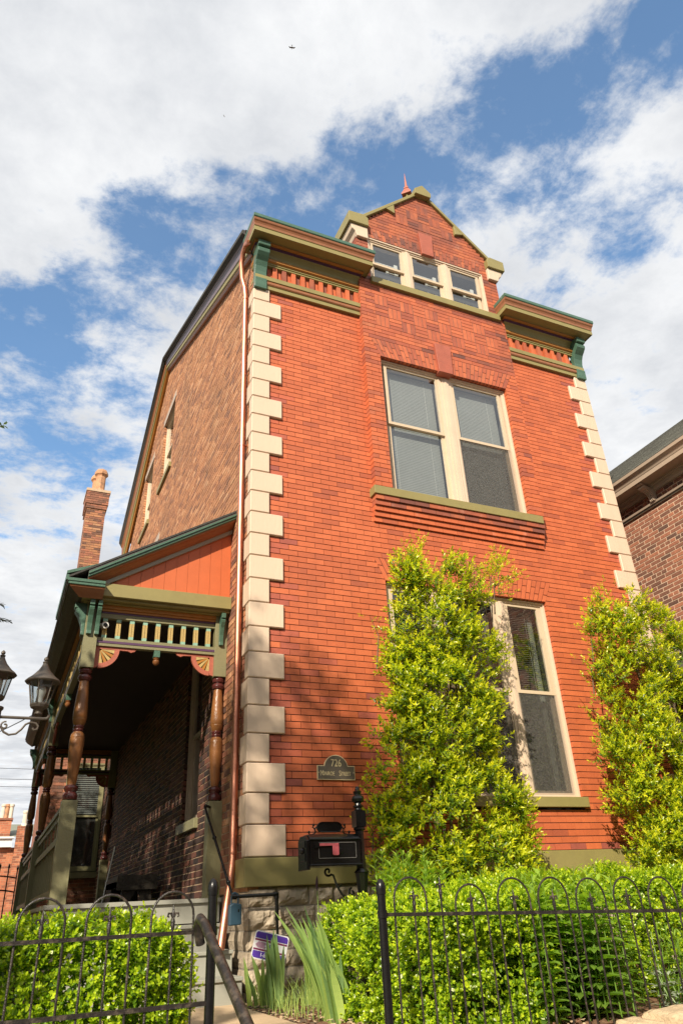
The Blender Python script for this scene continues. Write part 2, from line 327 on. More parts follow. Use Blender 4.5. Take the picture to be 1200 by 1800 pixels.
# ------------------------------------------------------------------ brickwork
def brickwork(mb, w0, w1, span, holes=(), L=.2125, H=.0675, J=.0085, bm=None, mm=None, depth=.012, vary=.0015, end=.10, phase=0., tri=None, header=0, zigs=None, endsides=(1, 1), mrec=.006):
    """local axes (u, n, w): courses of separate bricks, mortar set back; span(w)->(u0,u1); holes (u0,u1,w0,w1) or functions w->(u0,u1)|None"""
    k0 = int(round(w0/H)); k1 = int(round(w1/H))
    for k in range(k0, k1):
        a, b = k*H, (k+1)*H; mid = (a+b)/2
        sp = span(mid)
        if sp is None or sp[1]-sp[0] < .02: continue
        iv = [(sp[0], sp[1], 1, 1)]
        for h in holes:
            hh = h(mid) if callable(h) else ((h[0], h[1]) if h[2] < mid < h[3] else None)
            if not hh: continue
            nv = []
            for (p, q, ea, eb) in iv:
                if hh[1] <= p or hh[0] >= q: nv.append((p, q, ea, eb)); continue
                if hh[0]-p > .012: nv.append((p, hh[0], ea, 1))
                if q-hh[1] > .012: nv.append((hh[1], q, 1, eb))
            iv = nv
        hd = header and (k % header == header-1)
        LL = L/2 if hd else L
        for (p, q, ea, eb) in iv:
            mb.quad((p, mrec, a), (q, mrec, a), (q, mrec, b), (p, mrec, b), mm)
            off = phase+(0 if (k % 2 == 0) else L/2) + (L/4 if hd else 0)
            cuts = [p]; i = math.floor((p-off)/LL)+1
            while off+i*LL < q: cuts.append(off+i*LL); i += 1
            cuts.append(q)
            if len(cuts) > 2 and cuts[1]-cuts[0] < .025: cuts.pop(1)
            if len(cuts) > 2 and cuts[-1]-cuts[-2] < .025: cuts.pop(-2)
            for ci in range(len(cuts)-1):
                u0, u1 = cuts[ci], cuts[ci+1]; first = ci == 0; last = ci == len(cuts)-2
                d = end if (first and ea) or (last and eb) else depth
                n0 = -random.random()*vary
                r = random.random(); mt = bm
                if tri: mt, r = tri(u0, u1, mid, r, k)
                jv = J*.32 if J < .009 else J*.45; jx0 = 0 if first else jv; jx1 = 0 if last else jv
                mb.box(u0+jx0, u1-jx1, n0, d, a+J/2+random.uniform(-.0004, .0004), b-J/2, mt, r, skip='k')
def arch(mb, xb0, xb1, xt0, xt1, z0, z1, nb, kx0, kx1, bm, mm, yf=-.002, depth=.11, J=.010):
    """jack arch of leaning soldier bricks either side of the keystone gap; local (u,n,w)"""
    for (a0, a1, c0, c1) in ((xb0, kx0, xt0, kx0), (kx1, xb1, kx1, xt1)):
        n = max(1, int(round((abs(a1-a0)+abs(c1-c0))/2/.0675)))
        for i in range(n):
            t0, t1 = i/n, (i+1)/n
            B0, B1 = a0+(a1-a0)*t0, a0+(a1-a0)*t1; T0, T1 = c0+(c1-c0)*t0, c0+(c1-c0)*t1
            sp = .34 if i % 2 else .66
            for (s0, s1) in ((0, sp), (sp, 1)):
                g = J/2/(z1-z0)
                e0, e1 = s0+g, s1-g
                def X(l, r_, s): return l+(r_-l)*s
                r = .1+.9*random.random()
                y0 = yf-random.random()*.0015
                fr = [(X(B0, T0, e0)+J/2, z0+(z1-z0)*e0), (X(B1, T1, e0)-J/2, z0+(z1-z0)*e0), (X(B1, T1, e1)-J/2, z0+(z1-z0)*e1), (X(B0, T0, e1)+J/2, z0+(z1-z0)*e1)]
                mb.prism(fr, y0, depth if s0 == 0 else .012, 'y', bm, r)
        mb.poly([(a0, .003, z0+.004), (a1, .003, z0+.004), (c1, .003, z1), (c0, .003, z1)], mm)
W = 5.576
house = empty('brick_townhouse', (0, 0, -1.05), 'tall red brick townhouse with cream corner quoins, green and olive cornice and side porch', 'house')
PAVL, PAVR = 1.54, 4.10
def tri_front(u0, u1, z, r, k):
    # darker flashed bricks beside the narrow quoins, and above the base
    if k == 0 or (k < 0): return (M_flash if r < .75 else M_front), random.random()
    qi = int(z/.27) % 2
    if qi == 1 and ((u0 < .33) or (u1 > W-.33)) and random.random() < .6: return M_flash, random.random()
    if z < 1.9 and u0 < 1.5 and random.random() < .10: return M_flash, random.random()
    return M_front, r
mb = MB()
def h_fan1(z):
    if 2.885 < z < 3.16:
        t = (z-2.885)/.27; return (1.616-.137*t+.012, 3.918+.139*t-.012)
brickwork(mb, 0, 7.29, lambda z: (0, W), [(1.616, 3.918, .42, 2.885), h_fan1, (PAVL+.01, PAVR-.01, 3.99, 9)], bm=M_front, mm=M_mortd, tri=tri_front, end=.105)
# corbel courses carrying the pavilion
for i in range(5):
    n = -.024*(i+1); z0 = 3.645+i*.0675
    u = PAVL-.02; x = u+(0 if i % 2 else -.1)
    while x < PAVR-.02:
        a, b = max(x, PAVL-.02), min(x+.2125, PAVR-.04)
        if b-a > .01: mb.box(a+.002, b-.002, n-random.random()*.001, .01, z0+.003, z0+.0655, M_frontold if i > 2 else M_front, random.random())
        x += .2125
mb.build('front_wall', house)
# pavilion / gabled dormer brickwork
mb = MB(); mb.xf = lambda u, n, w: (u, n-.1, w)
OT = 6.245
def h_fan2(z):
    if OT < z < OT+.28:
        t = (z-OT)/.275; return (1.775-.125*t+.012, 3.868+.149*t-.012)
def h_fan3(z):
    if 8.62 < z < 8.85:
        t = (z-8.62)/.21; return (1.742-.05*t+.008, 3.84+.05*t-.008)
def pspan(z):
    if z < 8.9: return (PAVL, PAVR)
    if z > 10.0: return (2.75, 2.92)
    return (1.70+(z-8.97)*.975, 3.98-(z-8.97)*.975)
PZ0, PZ1 = 101*.0675, 110*.0675
def tri_pav(u0, u1, z, r, k):
    if z > 8.6: return M_frontold, .35+.65*r
    if z > 7.55 or (z > 6.6 and u0 > 3.75): return (M_frontold if random.random() < .8 else M_front), r*.8
    if z > 6.55: return (M_pav if random.random() < .8 else M_frontold), r
    return (M_front if random.random() < .8 else M_pav), r
brickwork(mb, 4.05, 10.1, pspan, [(1.775, 3.868, 4.0, OT), h_fan2, (1.742, 3.84, 7.6, 8.62), h_fan3, (1.765, 3.885, PZ0, PZ1)], bm=M_front, mm=M_mortd, tri=tri_pav, end=.105, phase=.03)
arch(mb, 1.775, 3.868, 1.65, 4.017, OT, 6.5475, 30, 2.70, 2.93, M_pav, M_mortg2)
arch(mb, 1.742, 3.84, 1.69, 3.89, 8.62, 8.8425, 30, 2.69, 2.90, M_frontold, M_mortg2)
def basket(cols, rows, x0, z0, cw, ch, m, skipf=None):
    for c_ in range(cols):
        for r_ in range(rows):
            if skipf and skipf(c_, r_): continue
            X, Z = x0+c_*cw, z0+r_*ch
            mb.quad((X, .004, Z), (X+cw, .004, Z), (X+cw, .004, Z+ch), (X, .004, Z+ch), M_mortg2)
            for i in range(3):
                n0 = -random.random()*.002; r = .05+.95*random.random(); j = .009
                if (c_+r_) % 2 == 0: mb.box(X+i*cw/3+j/2, X+(i+1)*cw/3-j/2, n0, .012, Z+j/2, Z+ch-j/2, m, r, skip='k')
                else: mb.box(X+j/2, X+cw-j/2, n0, .012, Z+i*ch/3+j/2, Z+(i+1)*ch/3-j/2, m, r, skip='k')
basket(10, 3, 1.765, PZ0, .212, .2025, M_pav)
# basket pattern set into the gable, a hair proud of the courses
mb.xf = lambda u, n, w: (u, n-.104, w)
basket(5, 3, 2.30, 9.115+.0675, .212, .2025, M_frontold, lambda c_, r_: (r_ == 1 and c_ in (0, 4)) or (r_ == 2 and c_ in (0, 1, 3, 4)))
# pavilion flanks above the cornice (return walls of the dormer)
mb.xf = None
for X, s_ in ((PAVL, -1), (PAVR, 1)):
    k = 0
    for k in range(107, 130):
        z0 = k*.0675; off = .1 if k % 2 else 0
        y = -.1+.1
        yy = y
        while yy < 1.4:
            b = min(yy+(.1 if yy == y and k % 2 else .2125), 1.4)
            if s_ < 0: mb.box(X-.0, X+.02, yy+.003, b-.003, z0+.003, z0+.0645, M_frontold, random.random())
            else: mb.box(X-.02, X, yy+.003, b-.003, z0+.003, z0+.0645, M_frontold, random.random())
            yy = b
        mb.box(X+.004 if s_ < 0 else X-.015, X+.015 if s_ < 0 else X-.004, y, 1.4, z0, z0+.0675, M_mortd)
mb.build('gabled_bay_wall', house)
mb = MB()
arch(mb, 1.616, 3.918, 1.479, 4.057, 2.885, 3.1725, 34, 2.66, 2.885, M_front, M_mortd, yf=-.003)
mb.build('brick_arch', house)
# side wall (x = 0), local u = y, outward = -x
mb = MB(); mb.xf = lambda u, n, w: (n, u, w)
def side_top(y): return 7.62+.466*y if y < 6.55 else 10.67-.70*(y-6.55)
def sspan(z):
    if z < 7.62: return (0, 11.2) if z < side_top(11.2) else (0, 6.55+(10.67-z)/.70)
    return ((z-7.62)/.466, 6.55+(10.67-z)/.70)
SW = [(5.50, 6.60, 7.50, 9.12), (7.75, 8.75, 7.35, 8.95), (6.2, 7.2, 4.4, 6.1), (1.975, 2.785, .55, 2.62)]
def tri_side(u0, u1, z, r, k):
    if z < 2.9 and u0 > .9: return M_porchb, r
    if z < 3.6 and u0 < .9: return (M_nbr if random.random() < .45 else M_side), r
    return M_side, r
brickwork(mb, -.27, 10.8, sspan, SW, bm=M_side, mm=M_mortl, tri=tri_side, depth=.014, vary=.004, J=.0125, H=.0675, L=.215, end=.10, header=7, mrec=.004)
mb.build('side_wall', house)
# far walls so that the house is a closed volume
mb = MB()
mb.quad((W, 0, -1), (W, 11.2, -1), (W, 11.2, 7.5), (W, 0, 7.5), M_nbr); mb.quad((0, 11.2, -1), (W, 11.2, -1), (W, 11.2, 7.5), (0, 11.2, 7.5), M_nbr)
mb.build('rear_wall', house)
# stone water table and foundation
mb = MB()
mb.prism([(-.045, -.045), (W+.045, -.045), (W+.045, .2), (.0, .2), (.0, .26), (-.045, .26)], -.235, -.004, 'z', M_olive); mb.build('water_table', house, bevel=.006)
mb = MB()
def rockface(mb, u0, u1, z0, z1, xf, m, amp=.03, res=.03):
    nu = max(3, int((u1-u0)/res)); nz = max(3, int((z1-z0)/res)); so_ = random.random()*100
    idx = []
    for j in range(nz+1):
        row = []
        for i in range(nu+1):
            u = u0+(u1-u0)*i/nu; z = z0+(z1-z0)*j/nz
            e = min(i, nu-i, j, nz-j); k = 0 if e == 0 else (.55 if e == 1 else 1)
            q = abs(mnoise.noise((u*5+so_, z*6, 0)))*1.1+.6*mnoise.noise((u*14+so_, z*14, 3))+.35*mnoise.noise((u*33+so_, z*33, 5))
            d = k*(amp*(.55+q)); jx = .0 if e else .004*mnoise.noise((u*20, z*20, so_))
            row.append(mb.V(xf(u+jx, -max(d, 0), z)))
        idx.append(row)
    for j in range(nz):
        for i in range(nu): mb.F((idx[j][i], idx[j][i+1], idx[j+1][i+1], idx[j+1][i]), m, random.random())
zc_ = -.24; ri = 0
hs = [.155, .175, .15, .13, .16, .14]
for h in hs:
    u = -.02 if ri % 2 else 0
    u = 0
    first = True
    while u < W-.01:
        L_ = (random.uniform(.16, .3) if u > .5 else random.uniform(.26, .42)) if u < 1.5 else random.uniform(.5, .8)
        L_ = min(L_, W-u)
        rockface(mb, u+.006, u+L_-.006, zc_-h+.007, zc_-.005, lambda a, b, c_: (a, b+.012, c_), M_stone, .042, .018 if u < 1.3 else .08)
        u += L_
    # side return
    rockface(mb, .0, .6, zc_-h+.007, zc_-.005, lambda a, b, c_: (b+.012, .60-a, c_), M_stone, .022, .03)
    zc_ -= h; ri += 1
mb.box(.015, W-.01, .016, .3, -1.2, -.236, M_mortg)
mb.box(.016, .1, .3, 2, -1.2, -.28, M_mortg)
mb.build('stone_foundation', house)
# quoins
qw = {}
for k in range(26):
    z0, z1 = k*.27+.004, (k+1)*.27-.004
    if k == 25: z1 = 6.965
    wide = k % 2 == 0
    for side in (0, 1):
        key = (wide, side, k == 25)
        fx = .35 if wide else .19; sy = .09 if wide else .20; pr = .035
        if key in qw:
            o = qw[key].copy(); C.objects.link(o); o.parent = house; o.location = Vector((0, 0, k*.27))-house.location
        else:
            mb = MB(); c = .014; Z0, Z1 = .004, z1-k*.27
            c = .008; pts = [(-pr+c, -pr), (fx-c, -pr), (fx, -pr+c), (fx, .05), (.05, .05), (.05, sy), (-pr+c, sy), (-pr, sy-c), (-pr, -pr+c)]
            ins = [(-pr+c, -pr+c), (fx-c, -pr+c), (fx-c*.5, -pr+c), (fx, .05), (.05, .05), (.05, sy), (-pr+c, sy-.004), (-pr+c, sy-c), (-pr+c, -pr+c)]
            if side: pts = [(W-p, q) for p, q in pts][::-1]; ins = [(W-p, q) for p, q in ins][::-1]
            L1 = [mb.V((p, q, Z0)) for p, q in ins]; L2 = [mb.V((p, q, Z0+c)) for p, q in pts]; L3 = [mb.V((p, q, Z1-c)) for p, q in pts]; L4 = [mb.V((p, q, Z1)) for p, q in ins]
            n = len(pts)
            for A, B in ((L1, L2), (L2, L3), (L3, L4)):
                for i in range(n): j = (i+1) % n; mb.F((A[i], A[j], B[j], B[i]), M_quoin)
            mb.F(L1[::-1], M_quoin); mb.F(L4, M_quoin)
            o = mb.build('quoin', house); o.location = Vector((0, 0, k*.27))-house.location; qw[key] = o
# ------------------------------------------------------------------ cornices
PROF = [(0, 6.97), (.045, 6.97, M_olive), (.045, 7.03, M_olive), (.055, 7.035, M_olive), (.066, 7.05, M_brown), (.068, 7.075, M_brown), (.060, 7.10, M_brown),
        (.075, 7.105, M_olive), (.075, 7.175, M_olive), (0, 7.19, M_olive)]
PROF2 = [(0, 7.405), (.05, 7.41, M_olive), (.05, 7.435, M_olive), (.062, 7.44, M_olive), (.062, 7.46, M_olive), (.070, 7.462, M_ochre), (.088, 7.475, M_ochre), (.092, 7.50, M_ochre), (.080, 7.525, M_ochre), (.055, 7.535, M_ochre),
         (.055, 7.56, M_olive), (.065, 7.60, M_olive), (.09, 7.635, M_olive), (.125, 7.655, M_olive), (.125, 7.672, M_purple), (.15, 7.674, M_purple), (.15, 7.685, M_purple), (.175, 7.687, M_ochre), (.19, 7.70, M_ochre), (.185, 7.716, M_ochre),
         (.19, 7.72, M_olive), (.325, 7.72, M_olive), (.327, 7.705, M_olive), (.340, 7.705, M_olive), (.340, 7.775, M_olive), (.334, 7.78, M_olive), (.345, 7.79, M_olive), (.347, 7.80, M_brown), (.350, 7.825, M_brown), (.362, 7.85, M_brown), (.378, 7.868, M_brown), (.385, 7.89, M_brown), (.385, 7.90, M_brown),
         (.392, 7.905, M_green), (.40, 7.915, M_green), (.40, 7.965, M_green), (.33, 7.985, M_green), (0, 8.02, M_shing)]
def sweep(mb, prof, path):
    """path: functions n->(x,y)"""
    cols = [[mb.V((*p(q[0]), q[1])) for q in prof] for p in path]
    for A, B in zip(cols, cols[1:]):
        for i in range(len(prof)-1): mb.F((A[i], B[i], B[i+1], A[i+1]), prof[i+1][2])
for s_ in (0, 1):
    fx = (lambda x: x) if s_ == 0 else (lambda x: W-x)
    inner = PAVL if s_ == 0 else W-PAVR
    mb = MB()
    path = [lambda n: (fx(-.39*n), .12), lambda n: (fx(-.39*n), -n), lambda n: (fx(inner+max(0, n-.1)*.49), -n), lambda n: (fx(inner+max(0, n-.1)*.49), min(-.098, 0) if n > .1 else 0)]
    low = [path[0], path[1], lambda n: (fx(inner), -n), lambda n: (fx(inner), 0)]
    if s_: path = path[::-1]; low = low[::-1]
    sweep(mb, PROF2, path); sweep(mb, PROF, low)
    co = mb.build('cornice', house)
    mb = MB()
    x = .16
    i = 0
    while x < inner-.03:
        a, b = fx(x), fx(x+.066)
        n = -.042 if i % 2 else -.004
        mb.box(min(a, b)+.002, max(a, b)-.002, n, .02, 7.185, 7.408, M_frontold if i % 3 == 0 else M_front, random.random()); x += .069; i += 1
    mb.build('brick_dentil_band', co)
    # S-shaped bracket
    mb = MB()
    ps = [(0, 6.935), (.075, 6.935), (.08, 6.99), (.08, 7.06), (.085, 7.10), (.07, 7.13), (.062, 7.18), (.066, 7.25), (.085, 7.33), (.12, 7.40), (.17, 7.45), (.205, 7.49), (.215, 7.53), (.20, 7.565), (.18, 7.58), (.235, 7.585), (.24, 7.60), (.24, 7.668), (0, 7.668)]
    a, b = fx(-.035), fx(.135)
    mb.prism([(-p, z) for p, z in ps], min(a, b), max(a, b), 'x', M_green)
    mb.build('cornice_bracket', co, bevel=.006)
# roof block behind the cornices + side rake
RP = [(-.13, 7.52, 7.98), (.02, 7.60, 8.06), (6.52, 10.62, 10.98), (11.3, 7.55, 8.55)]   # y, bottom of frieze, top edge
RPROF = [(0, 0, None), (.05, 0, M_brown), (.075, .05, M_brown), (.06, .16, M_brown), (.075, .18, M_olive), (.085, .19, M_olive), (.085, .38, M_olive), (.10, .40, M_olive), (.10, .42, M_purpleg), (.115, .72, M_purpleg), (.14, .76, M_purpleg), (.16, .80, M_shing), (.20, .86, M_shing), (.20, 1.0, M_shing), (0, 1.06, M_shing)]
mb = MB()
cols = [[mb.V((-q[0], y, zb+(zt-zb)*q[1])) for q in RPROF] for (y, zb, zt) in RP[1:]]
for ci, (A, B) in enumerate(zip(cols, cols[1:])):
    for i in range(len(RPROF)-1):
        mm_ = RPROF[i+1][2]
        if ci == 1: mm_ = {M_brown: M_ochre, M_olive: M_olive, M_purpleg: M_brown}.get(mm_, mm_)
        mb.F((A[i], B[i], B[i+1], A[i+1]), mm_)
for A in (cols[0], cols[-1]): mb.F(A, M_shing)
mb.build('rake_cornice', house)
mb = MB()
top = [(y, zt+.02) for (y, zb, zt) in RP[1:]]
mb.prism([(y, z) for y, z in top]+[(y, z-.12) for y, z in top[::-1]], -.15, W+.1, 'x', M_shing)
mb.build('roof', house)
# dormer gable: coping, kneelers, apex, finial, dormer roof
mb = MB()
def slab(x0, z0, x1, z1, t, ya, yb, m): mb.prism([(x0, z0), (x1, z1), (x1, z1+t), (x0, z0+t)], ya, yb, 'y', m)
slab(1.66, 8.955, 2.74, 10.005, .075, -.15, .25, M_olive); slab(2.93, 10.005, 4.01, 8.955, .075, -.15, .25, M_olive)
for s_ in (0, 1):
    g = (lambda x: x) if s_ == 0 else (lambda x: 5.67-x)
    P = lambda pts: [(g(a), b) for a, b in pts][::(1 if s_ == 0 else -1)]
    mb.prism(P([(1.41, 8.76), (1.74, 8.76), (1.74, 8.93), (1.68, 8.99), (1.41, 8.97)]), -.19, .35, 'y', M_olive)      # kneeler cap
    mb.prism(P([(2.10, 9.40), (2.27, 9.34), (2.27, 9.56)]), -.145, .1, 'y', M_olive)
mb.prism([(2.685, 9.985), (2.98, 9.985), (2.99, 10.02), (2.99, 10.10), (2.84, 10.235), (2.685, 10.10)], -.20, .1, 'y', M_olive)
mb.build('gable_coping', house, bevel=.006)
for s_ in (0, 1):
    g = (lambda x: x) if s_ == 0 else (lambda x: 5.67-x)
    mb = MB()
    pts = [(g(1.55), 8.52), (g(1.735), 8.52), (g(1.735), 8.757), (g(1.445), 8.757), (g(1.47), 8.66), (g(1.52), 8.61)]
    mb.prism(pts if s_ == 0 else pts[::-1], -.15, .28, 'y', M_cream); mb.build('kneeler_corbel', house, bevel=.01)
mb = MB()
mb.prism([(1.50, 8.75), (2.835, 10.08), (4.16, 8.75)], .0, 3.4, 'y', M_shing)
mb.build('dormer_roof', house)
mb = MB()
mb.box(2.79, 2.87, .21, .29, 9.9, 10.52, M_olive)
mb.lathe([(.12, 10.50), (.12, 10.53), (.08, 10.60), (.045, 10.68), (.055, 10.685), (.055, 10.71), (.032, 10.73), (.028, 10.76), (.002, 11.12)], 2.83, .25, M_rust, 4)
mb.build('ridge_finial', house)
def keystone(x0, x1, z0, z1, yf, yb=.05, m=M_rust):
    mb = MB(); mb.prism([(x0+.02, z0), (x1-.02, z0), (x1, z1), (x0, z1)], yf, yb, 'y', m); mb.build('keystone', house, bevel=.005)
keystone(2.675, 2.945, 6.215, 6.735, -.145); keystone(2.67, 2.92, 8.60, 9.075, -.145); keystone(2.65, 2.90, 2.86, 3.30, -.045)
# ------------------------------------------------------------------ windows
def window(kind, x0, x1, z0, z1, y, lights, zm, sill=None, xf=None, trim=M_cream, blinds=(), curtains=(), screens=(), interior=True, name='window', par=house, sash=M_sashd):
    """opening x0..x1, z0..z1 with its frame front at y; lights = [(xa,xb)] sash openings incl. stiles"""
    fm = MB(); fm.xf = xf
    t = .05
    fm.box(x0-.01, x0+t, y, y+.13, z0-.01, z1+.01, trim); fm.box(x1-t, x1+.01, y, y+.13, z0-.01, z1+.01, trim)
    fm.box(x0+t, x1-t, y, y+.13, z1-t, z1+.012, trim); fm.box(x0+t, x1-t, y, y+.13, z0-.01, z0+.035, trim)
    # brick mould bead
    fm.box(x0+.002, x0+.022, y-.018, y, z0, z1-.002, trim); fm.box(x1-.022, x1-.002, y-.018, y, z0, z1-.002, trim); fm.box(x0+.022, x1-.022, y-.018, y, z1-.024, z1-.002, trim)
    for (a, b), (c_, d) in zip(lights, lights[1:]):
        fm.box(b-.002, c_+.002, y+.004, y+.13, z0+.035, z1-t, trim)
        w_ = c_-b
        fm.box(b+.25*w_, b+.75*w_, y-.014, y+.004, z0+.035, z1-t, trim)
        fm.box(b+.42*w_, b+.58*w_, y-.022, y-.014, z0+.035, z1-t, trim)
    fo = fm.build(name, par)
    for li, (a, b) in enumerate(lights):
        st = .045 if kind != 'f1' else .062
        for (lo, hi, yy) in ((zm-.02, z1-t, y+.014), (z0+.035, zm+.02, y+.046)):
            sm = MB(); sm.xf = xf
            bt = .05 if lo < zm-.1 else .04
            sm.box(a, a+st, yy, yy+.03, lo, hi, sash); sm.box(b-st, b, yy, yy+.03, lo, hi, sash)
            sm.box(a+st, b-st, yy, yy+.03, hi-(.035), hi, sash); sm.box(a+st, b-st, yy, yy+.03, lo, lo+bt, sash)
            so_ = sm.build('sash', fo)
            gm = MB(); gm.xf = xf
            gm.quad((a+st-.003, yy+.015, lo+bt-.003), (b-st+.003, yy+.015, lo+bt-.003), (b-st+.003, yy+.015, hi-.032), (a+st-.003, yy+.015, hi-.032), M_glass)
            gm.build('glass_pane', fo)
        if (li in screens):
            sm = MB(); sm.xf = xf; sm.box(a+.008, b-.008, y+.022, y+.0225, z0+.055, zm-.022, M_mesh); sm.box(a+.004, a+.022, y+.016, y+.030, z0+.038, zm-.022, M_beige); sm.box(b-.022, b-.004, y+.016, y+.030, z0+.038, zm-.022, M_beige); sm.box(a+.022, b-.022, y+.016, y+.030, z0+.038, z0+.056, M_beige); sm.build('insect_screen', fo)
        if li in blinds:
            bm_ = MB(); bm_.xf = xf; z = z1-.1; bz = z0+.05 if kind != 'f1' else zm+.03
            while z > bz:
                (bm_.box(a+.03, b-.04, y+.13, y+.131, z-.004, z+.017, M_blind) if kind != 'f1' else bm_.box(a+.03, b-.07, y+.12, y+.131, z, z+.0015, M_blind)); z -= .0255
            bm_.tube([(a+.15, y+.128, z1-.08), (a+.15, y+.128, bz)], .0012, M_white, 4); bm_.tube([(b-.18, y+.128, z1-.08), (b-.18, y+.128, bz)], .0012, M_white, 4)
            bm_.build('window_blind', fo)
        if li in curtains:
            cm = MB(); cm.xf = xf; n = 14; xa, xb = b-.12, b-.04
            for i in range(n):
                u0, u1 = xa+(xb-xa)*i/n, xa+(xb-xa)*(i+1)/n; o0, o1 = .012*math.sin(i*1.9), .012*math.sin((i+1)*1.9)
                cm.quad((u0, y+.17+o0, z0), (u1, y+.17+o1, z0), (u1, y+.17+o1, z1), (u0, y+.17+o0, z1), M_curt)
            cm.build('curtain', fo)
    if interior:
        im = MB(); im.xf = xf
        X0, X1, Z0, Z1, Y0, Y1 = x0-.1, x1+.1, z0-.1, z1+.1, y+.132, y+1.6
        im.quad((X0, Y1, Z0), (X1, Y1, Z0), (X1, Y1, Z1), (X0, Y1, Z1), M_dark); im.quad((X0, Y0, Z1), (X1, Y0, Z1), (X1, Y1, Z1), (X0, Y1, Z1), M_dark)
        im.quad((X0, Y0, Z0), (X1, Y0, Z0), (X1, Y1, Z0), (X0, Y1, Z0), M_dark); im.quad((X0, Y0, Z0), (X0, Y1, Z0), (X0, Y1, Z1), (X0, Y0, Z1), M_dark); im.quad((X1, Y0, Z0), (X1, Y1, Z0), (X1, Y1, Z1), (X1, Y0, Z1), M_dark)
        im.build('room_interior', fo)
    if sill:
        sm = MB(); sm.xf = xf; sx0, sx1, sz0, sz1, sy0, sy1 = sill; sm.box(sx0, sx1, sy0, sy1, sz0, sz1, M_olive if trim is not M_beige else M_oliveg); sm.build('window_sill', fo, bevel=.004)  # darker olive on the porch window sill stands in for its shade
    return fo
window('f1', 1.616, 3.918, .53, 2.885, .06, [(1.67, 2.24), (2.35, 3.185), (3.295, 3.865)], 1.72, (1.60, 3.935, .425, .53, -.06, .1), blinds=(0, 1, 2), curtains=(1, 2), screens=(0, 1, 2))
window('f2', 1.775, 3.868, 4.10, OT, -.02, [(1.86, 2.735), (2.945, 3.80)], 5.21, (1.50, 4.04, 3.98, 4.092, -.14, 0.04), blinds=(0, 1), curtains=(0, 1), screens=(1,))
window('f3', 1.742, 3.84, 7.735, 8.62, -.078, [(1.80, 2.36), (2.49, 3.06), (3.19, 3.77)], 8.12, (1.73, 4.0, 7.62, 7.733, -.15, 0.0))
f3 = [o for o in house.children if o.name.startswith('window')][-1]
for (a, b) in ((1.80, 2.36), (2.49, 3.06), (3.19, 3.77)):      # pale inner frames seen through the dormer glass
    w_ = b-a; mb = MB(); mb.box(a+w_*.54, a+w_*.60, .03, .05, 7.74, 8.26, M_white); mb.box(a+w_*.80, a+w_*.90, .03, .05, 7.74, 8.34, M_white)
    for z in (8.12, 8.27, 8.0, 7.88): mb.box(a+w_*.07 if z > 8.2 else a+w_*.60, a+w_*.80, .032, .048, z, z+.013, M_white)
    mb.box(a+w_*.60, a+w_*.80, .051, .053, 7.74, 8.1, M_nbr); mb.box(a+w_*.07, a+w_*.54, .045, .047, 7.74, 8.05, M_screen)
    mb.build('inner_window_frame', f3)
xs = lambda u, n, w: (n, u, w)
for i, (a, b, c_, d) in enumerate(SW):
    window('s', a, b, c_, d, .07 if i < 3 else .06, [(a+.05, b-.05)], (c_+d)/2, (a-.06, b+.06, c_-.11, c_-.004, -.05, .08), xf=xs, trim=M_cream if i < 3 else M_beige, sash=M_sashd if i < 3 else M_beige)
    if i < 3:
        mb = MB(); mb.box(-.012, .09, a-.08, b+.08, d+.003, d+.16, M_beige); mb.build('stone_lintel', house)
# ------------------------------------------------------------------ porch (parts of the house)
PX0, PX1 = -1.555, -.0
DZ = -.29
mb = MB()
mb.box(PX0-.05, -.03, .74, 9.2, DZ-.035, DZ, M_grey); mb.box(PX0-.02, -.035, .77, .80, DZ-.20, DZ-.036, M_grey)
mb.box(PX0-.02, PX0+.02, .801, 9.15, DZ-.22, DZ-.036, M_oliveg)
for y in (.9, 3, 5, 7, 9): mb.box(PX0, PX0+.12, y-.06, y+.06, -1.1, DZ-.221, M_wood)
mb.box(PX0+.1, -.05, 1.2, 1.24, -1.1, DZ-.22, M_wood)
deck = mb.build('porch_deck', house)
for i, (y0, y1, z) in enumerate(((.45, .77, -.50), (.15, .77, -.70), (-.15, .77, -.88))):
    mb = MB(); mb.box(PX0+.12, -.07, y0, y1-.001*i, z-.028, z, M_grey); mb.box(PX0+.13, -.075, y0+.02, y1-.01, -1.10, z-.0285, M_grey); mb.build('porch_step', deck, bevel=.004)
# turned columns
def column(x, y, half=False):
    mb = MB(); s_ = .068
    mb.box(x-s_-.004, x+s_+.004, y-s_-.004, y+s_+.004, DZ, .59, M_oliveg); o = None
    pr = [(.045, .59), (.066, .60), (.072, .63), (.062, .655), (.048, .668), (.060, .685), (.068, .705), (.060, .725), (.040, .735), (.044, .76), (.052, .86), (.066, 1.02), (.071, 1.12), (.069, 1.172), (.0655, 1.176), (.069, 1.18), (.062, 1.215), (.045, 1.235), (.050, 1.245), (.055, 1.255), (.046, 1.265), (.050, 1.275), (.056, 1.285), (.045, 1.30),
          (.058, 1.32), (.068, 1.36), (.0655, 1.364), (.069, 1.369), (.068, 1.42), (.062, 1.55), (.050, 1.70), (.044, 1.75), (.060, 1.757), (.070, 1.785), (.060, 1.81), (.045, 1.818), (.062, 1.83), (.067, 1.86), (.05, 1.884)]
    def mf(i):
        z = pr[i][1]
        return M_maroon if z < .73 or z >= 1.75 or 1.225 < z < 1.295 else M_turn
    mb.lathe(pr, x, y, M_maroon, 22, mf)
    mb.box(x-s_, x+s_, y-s_, y+s_, 1.884, 2.60, M_oliveg)
    return mb.build('porch_column', house, smooth=True, bevel=.003)
cols_ = [column(-1.483, .97), column(-1.483, 5.05), column(-1.483, 9.0)]
column(-.07, .97); column(-.07, 9.0)
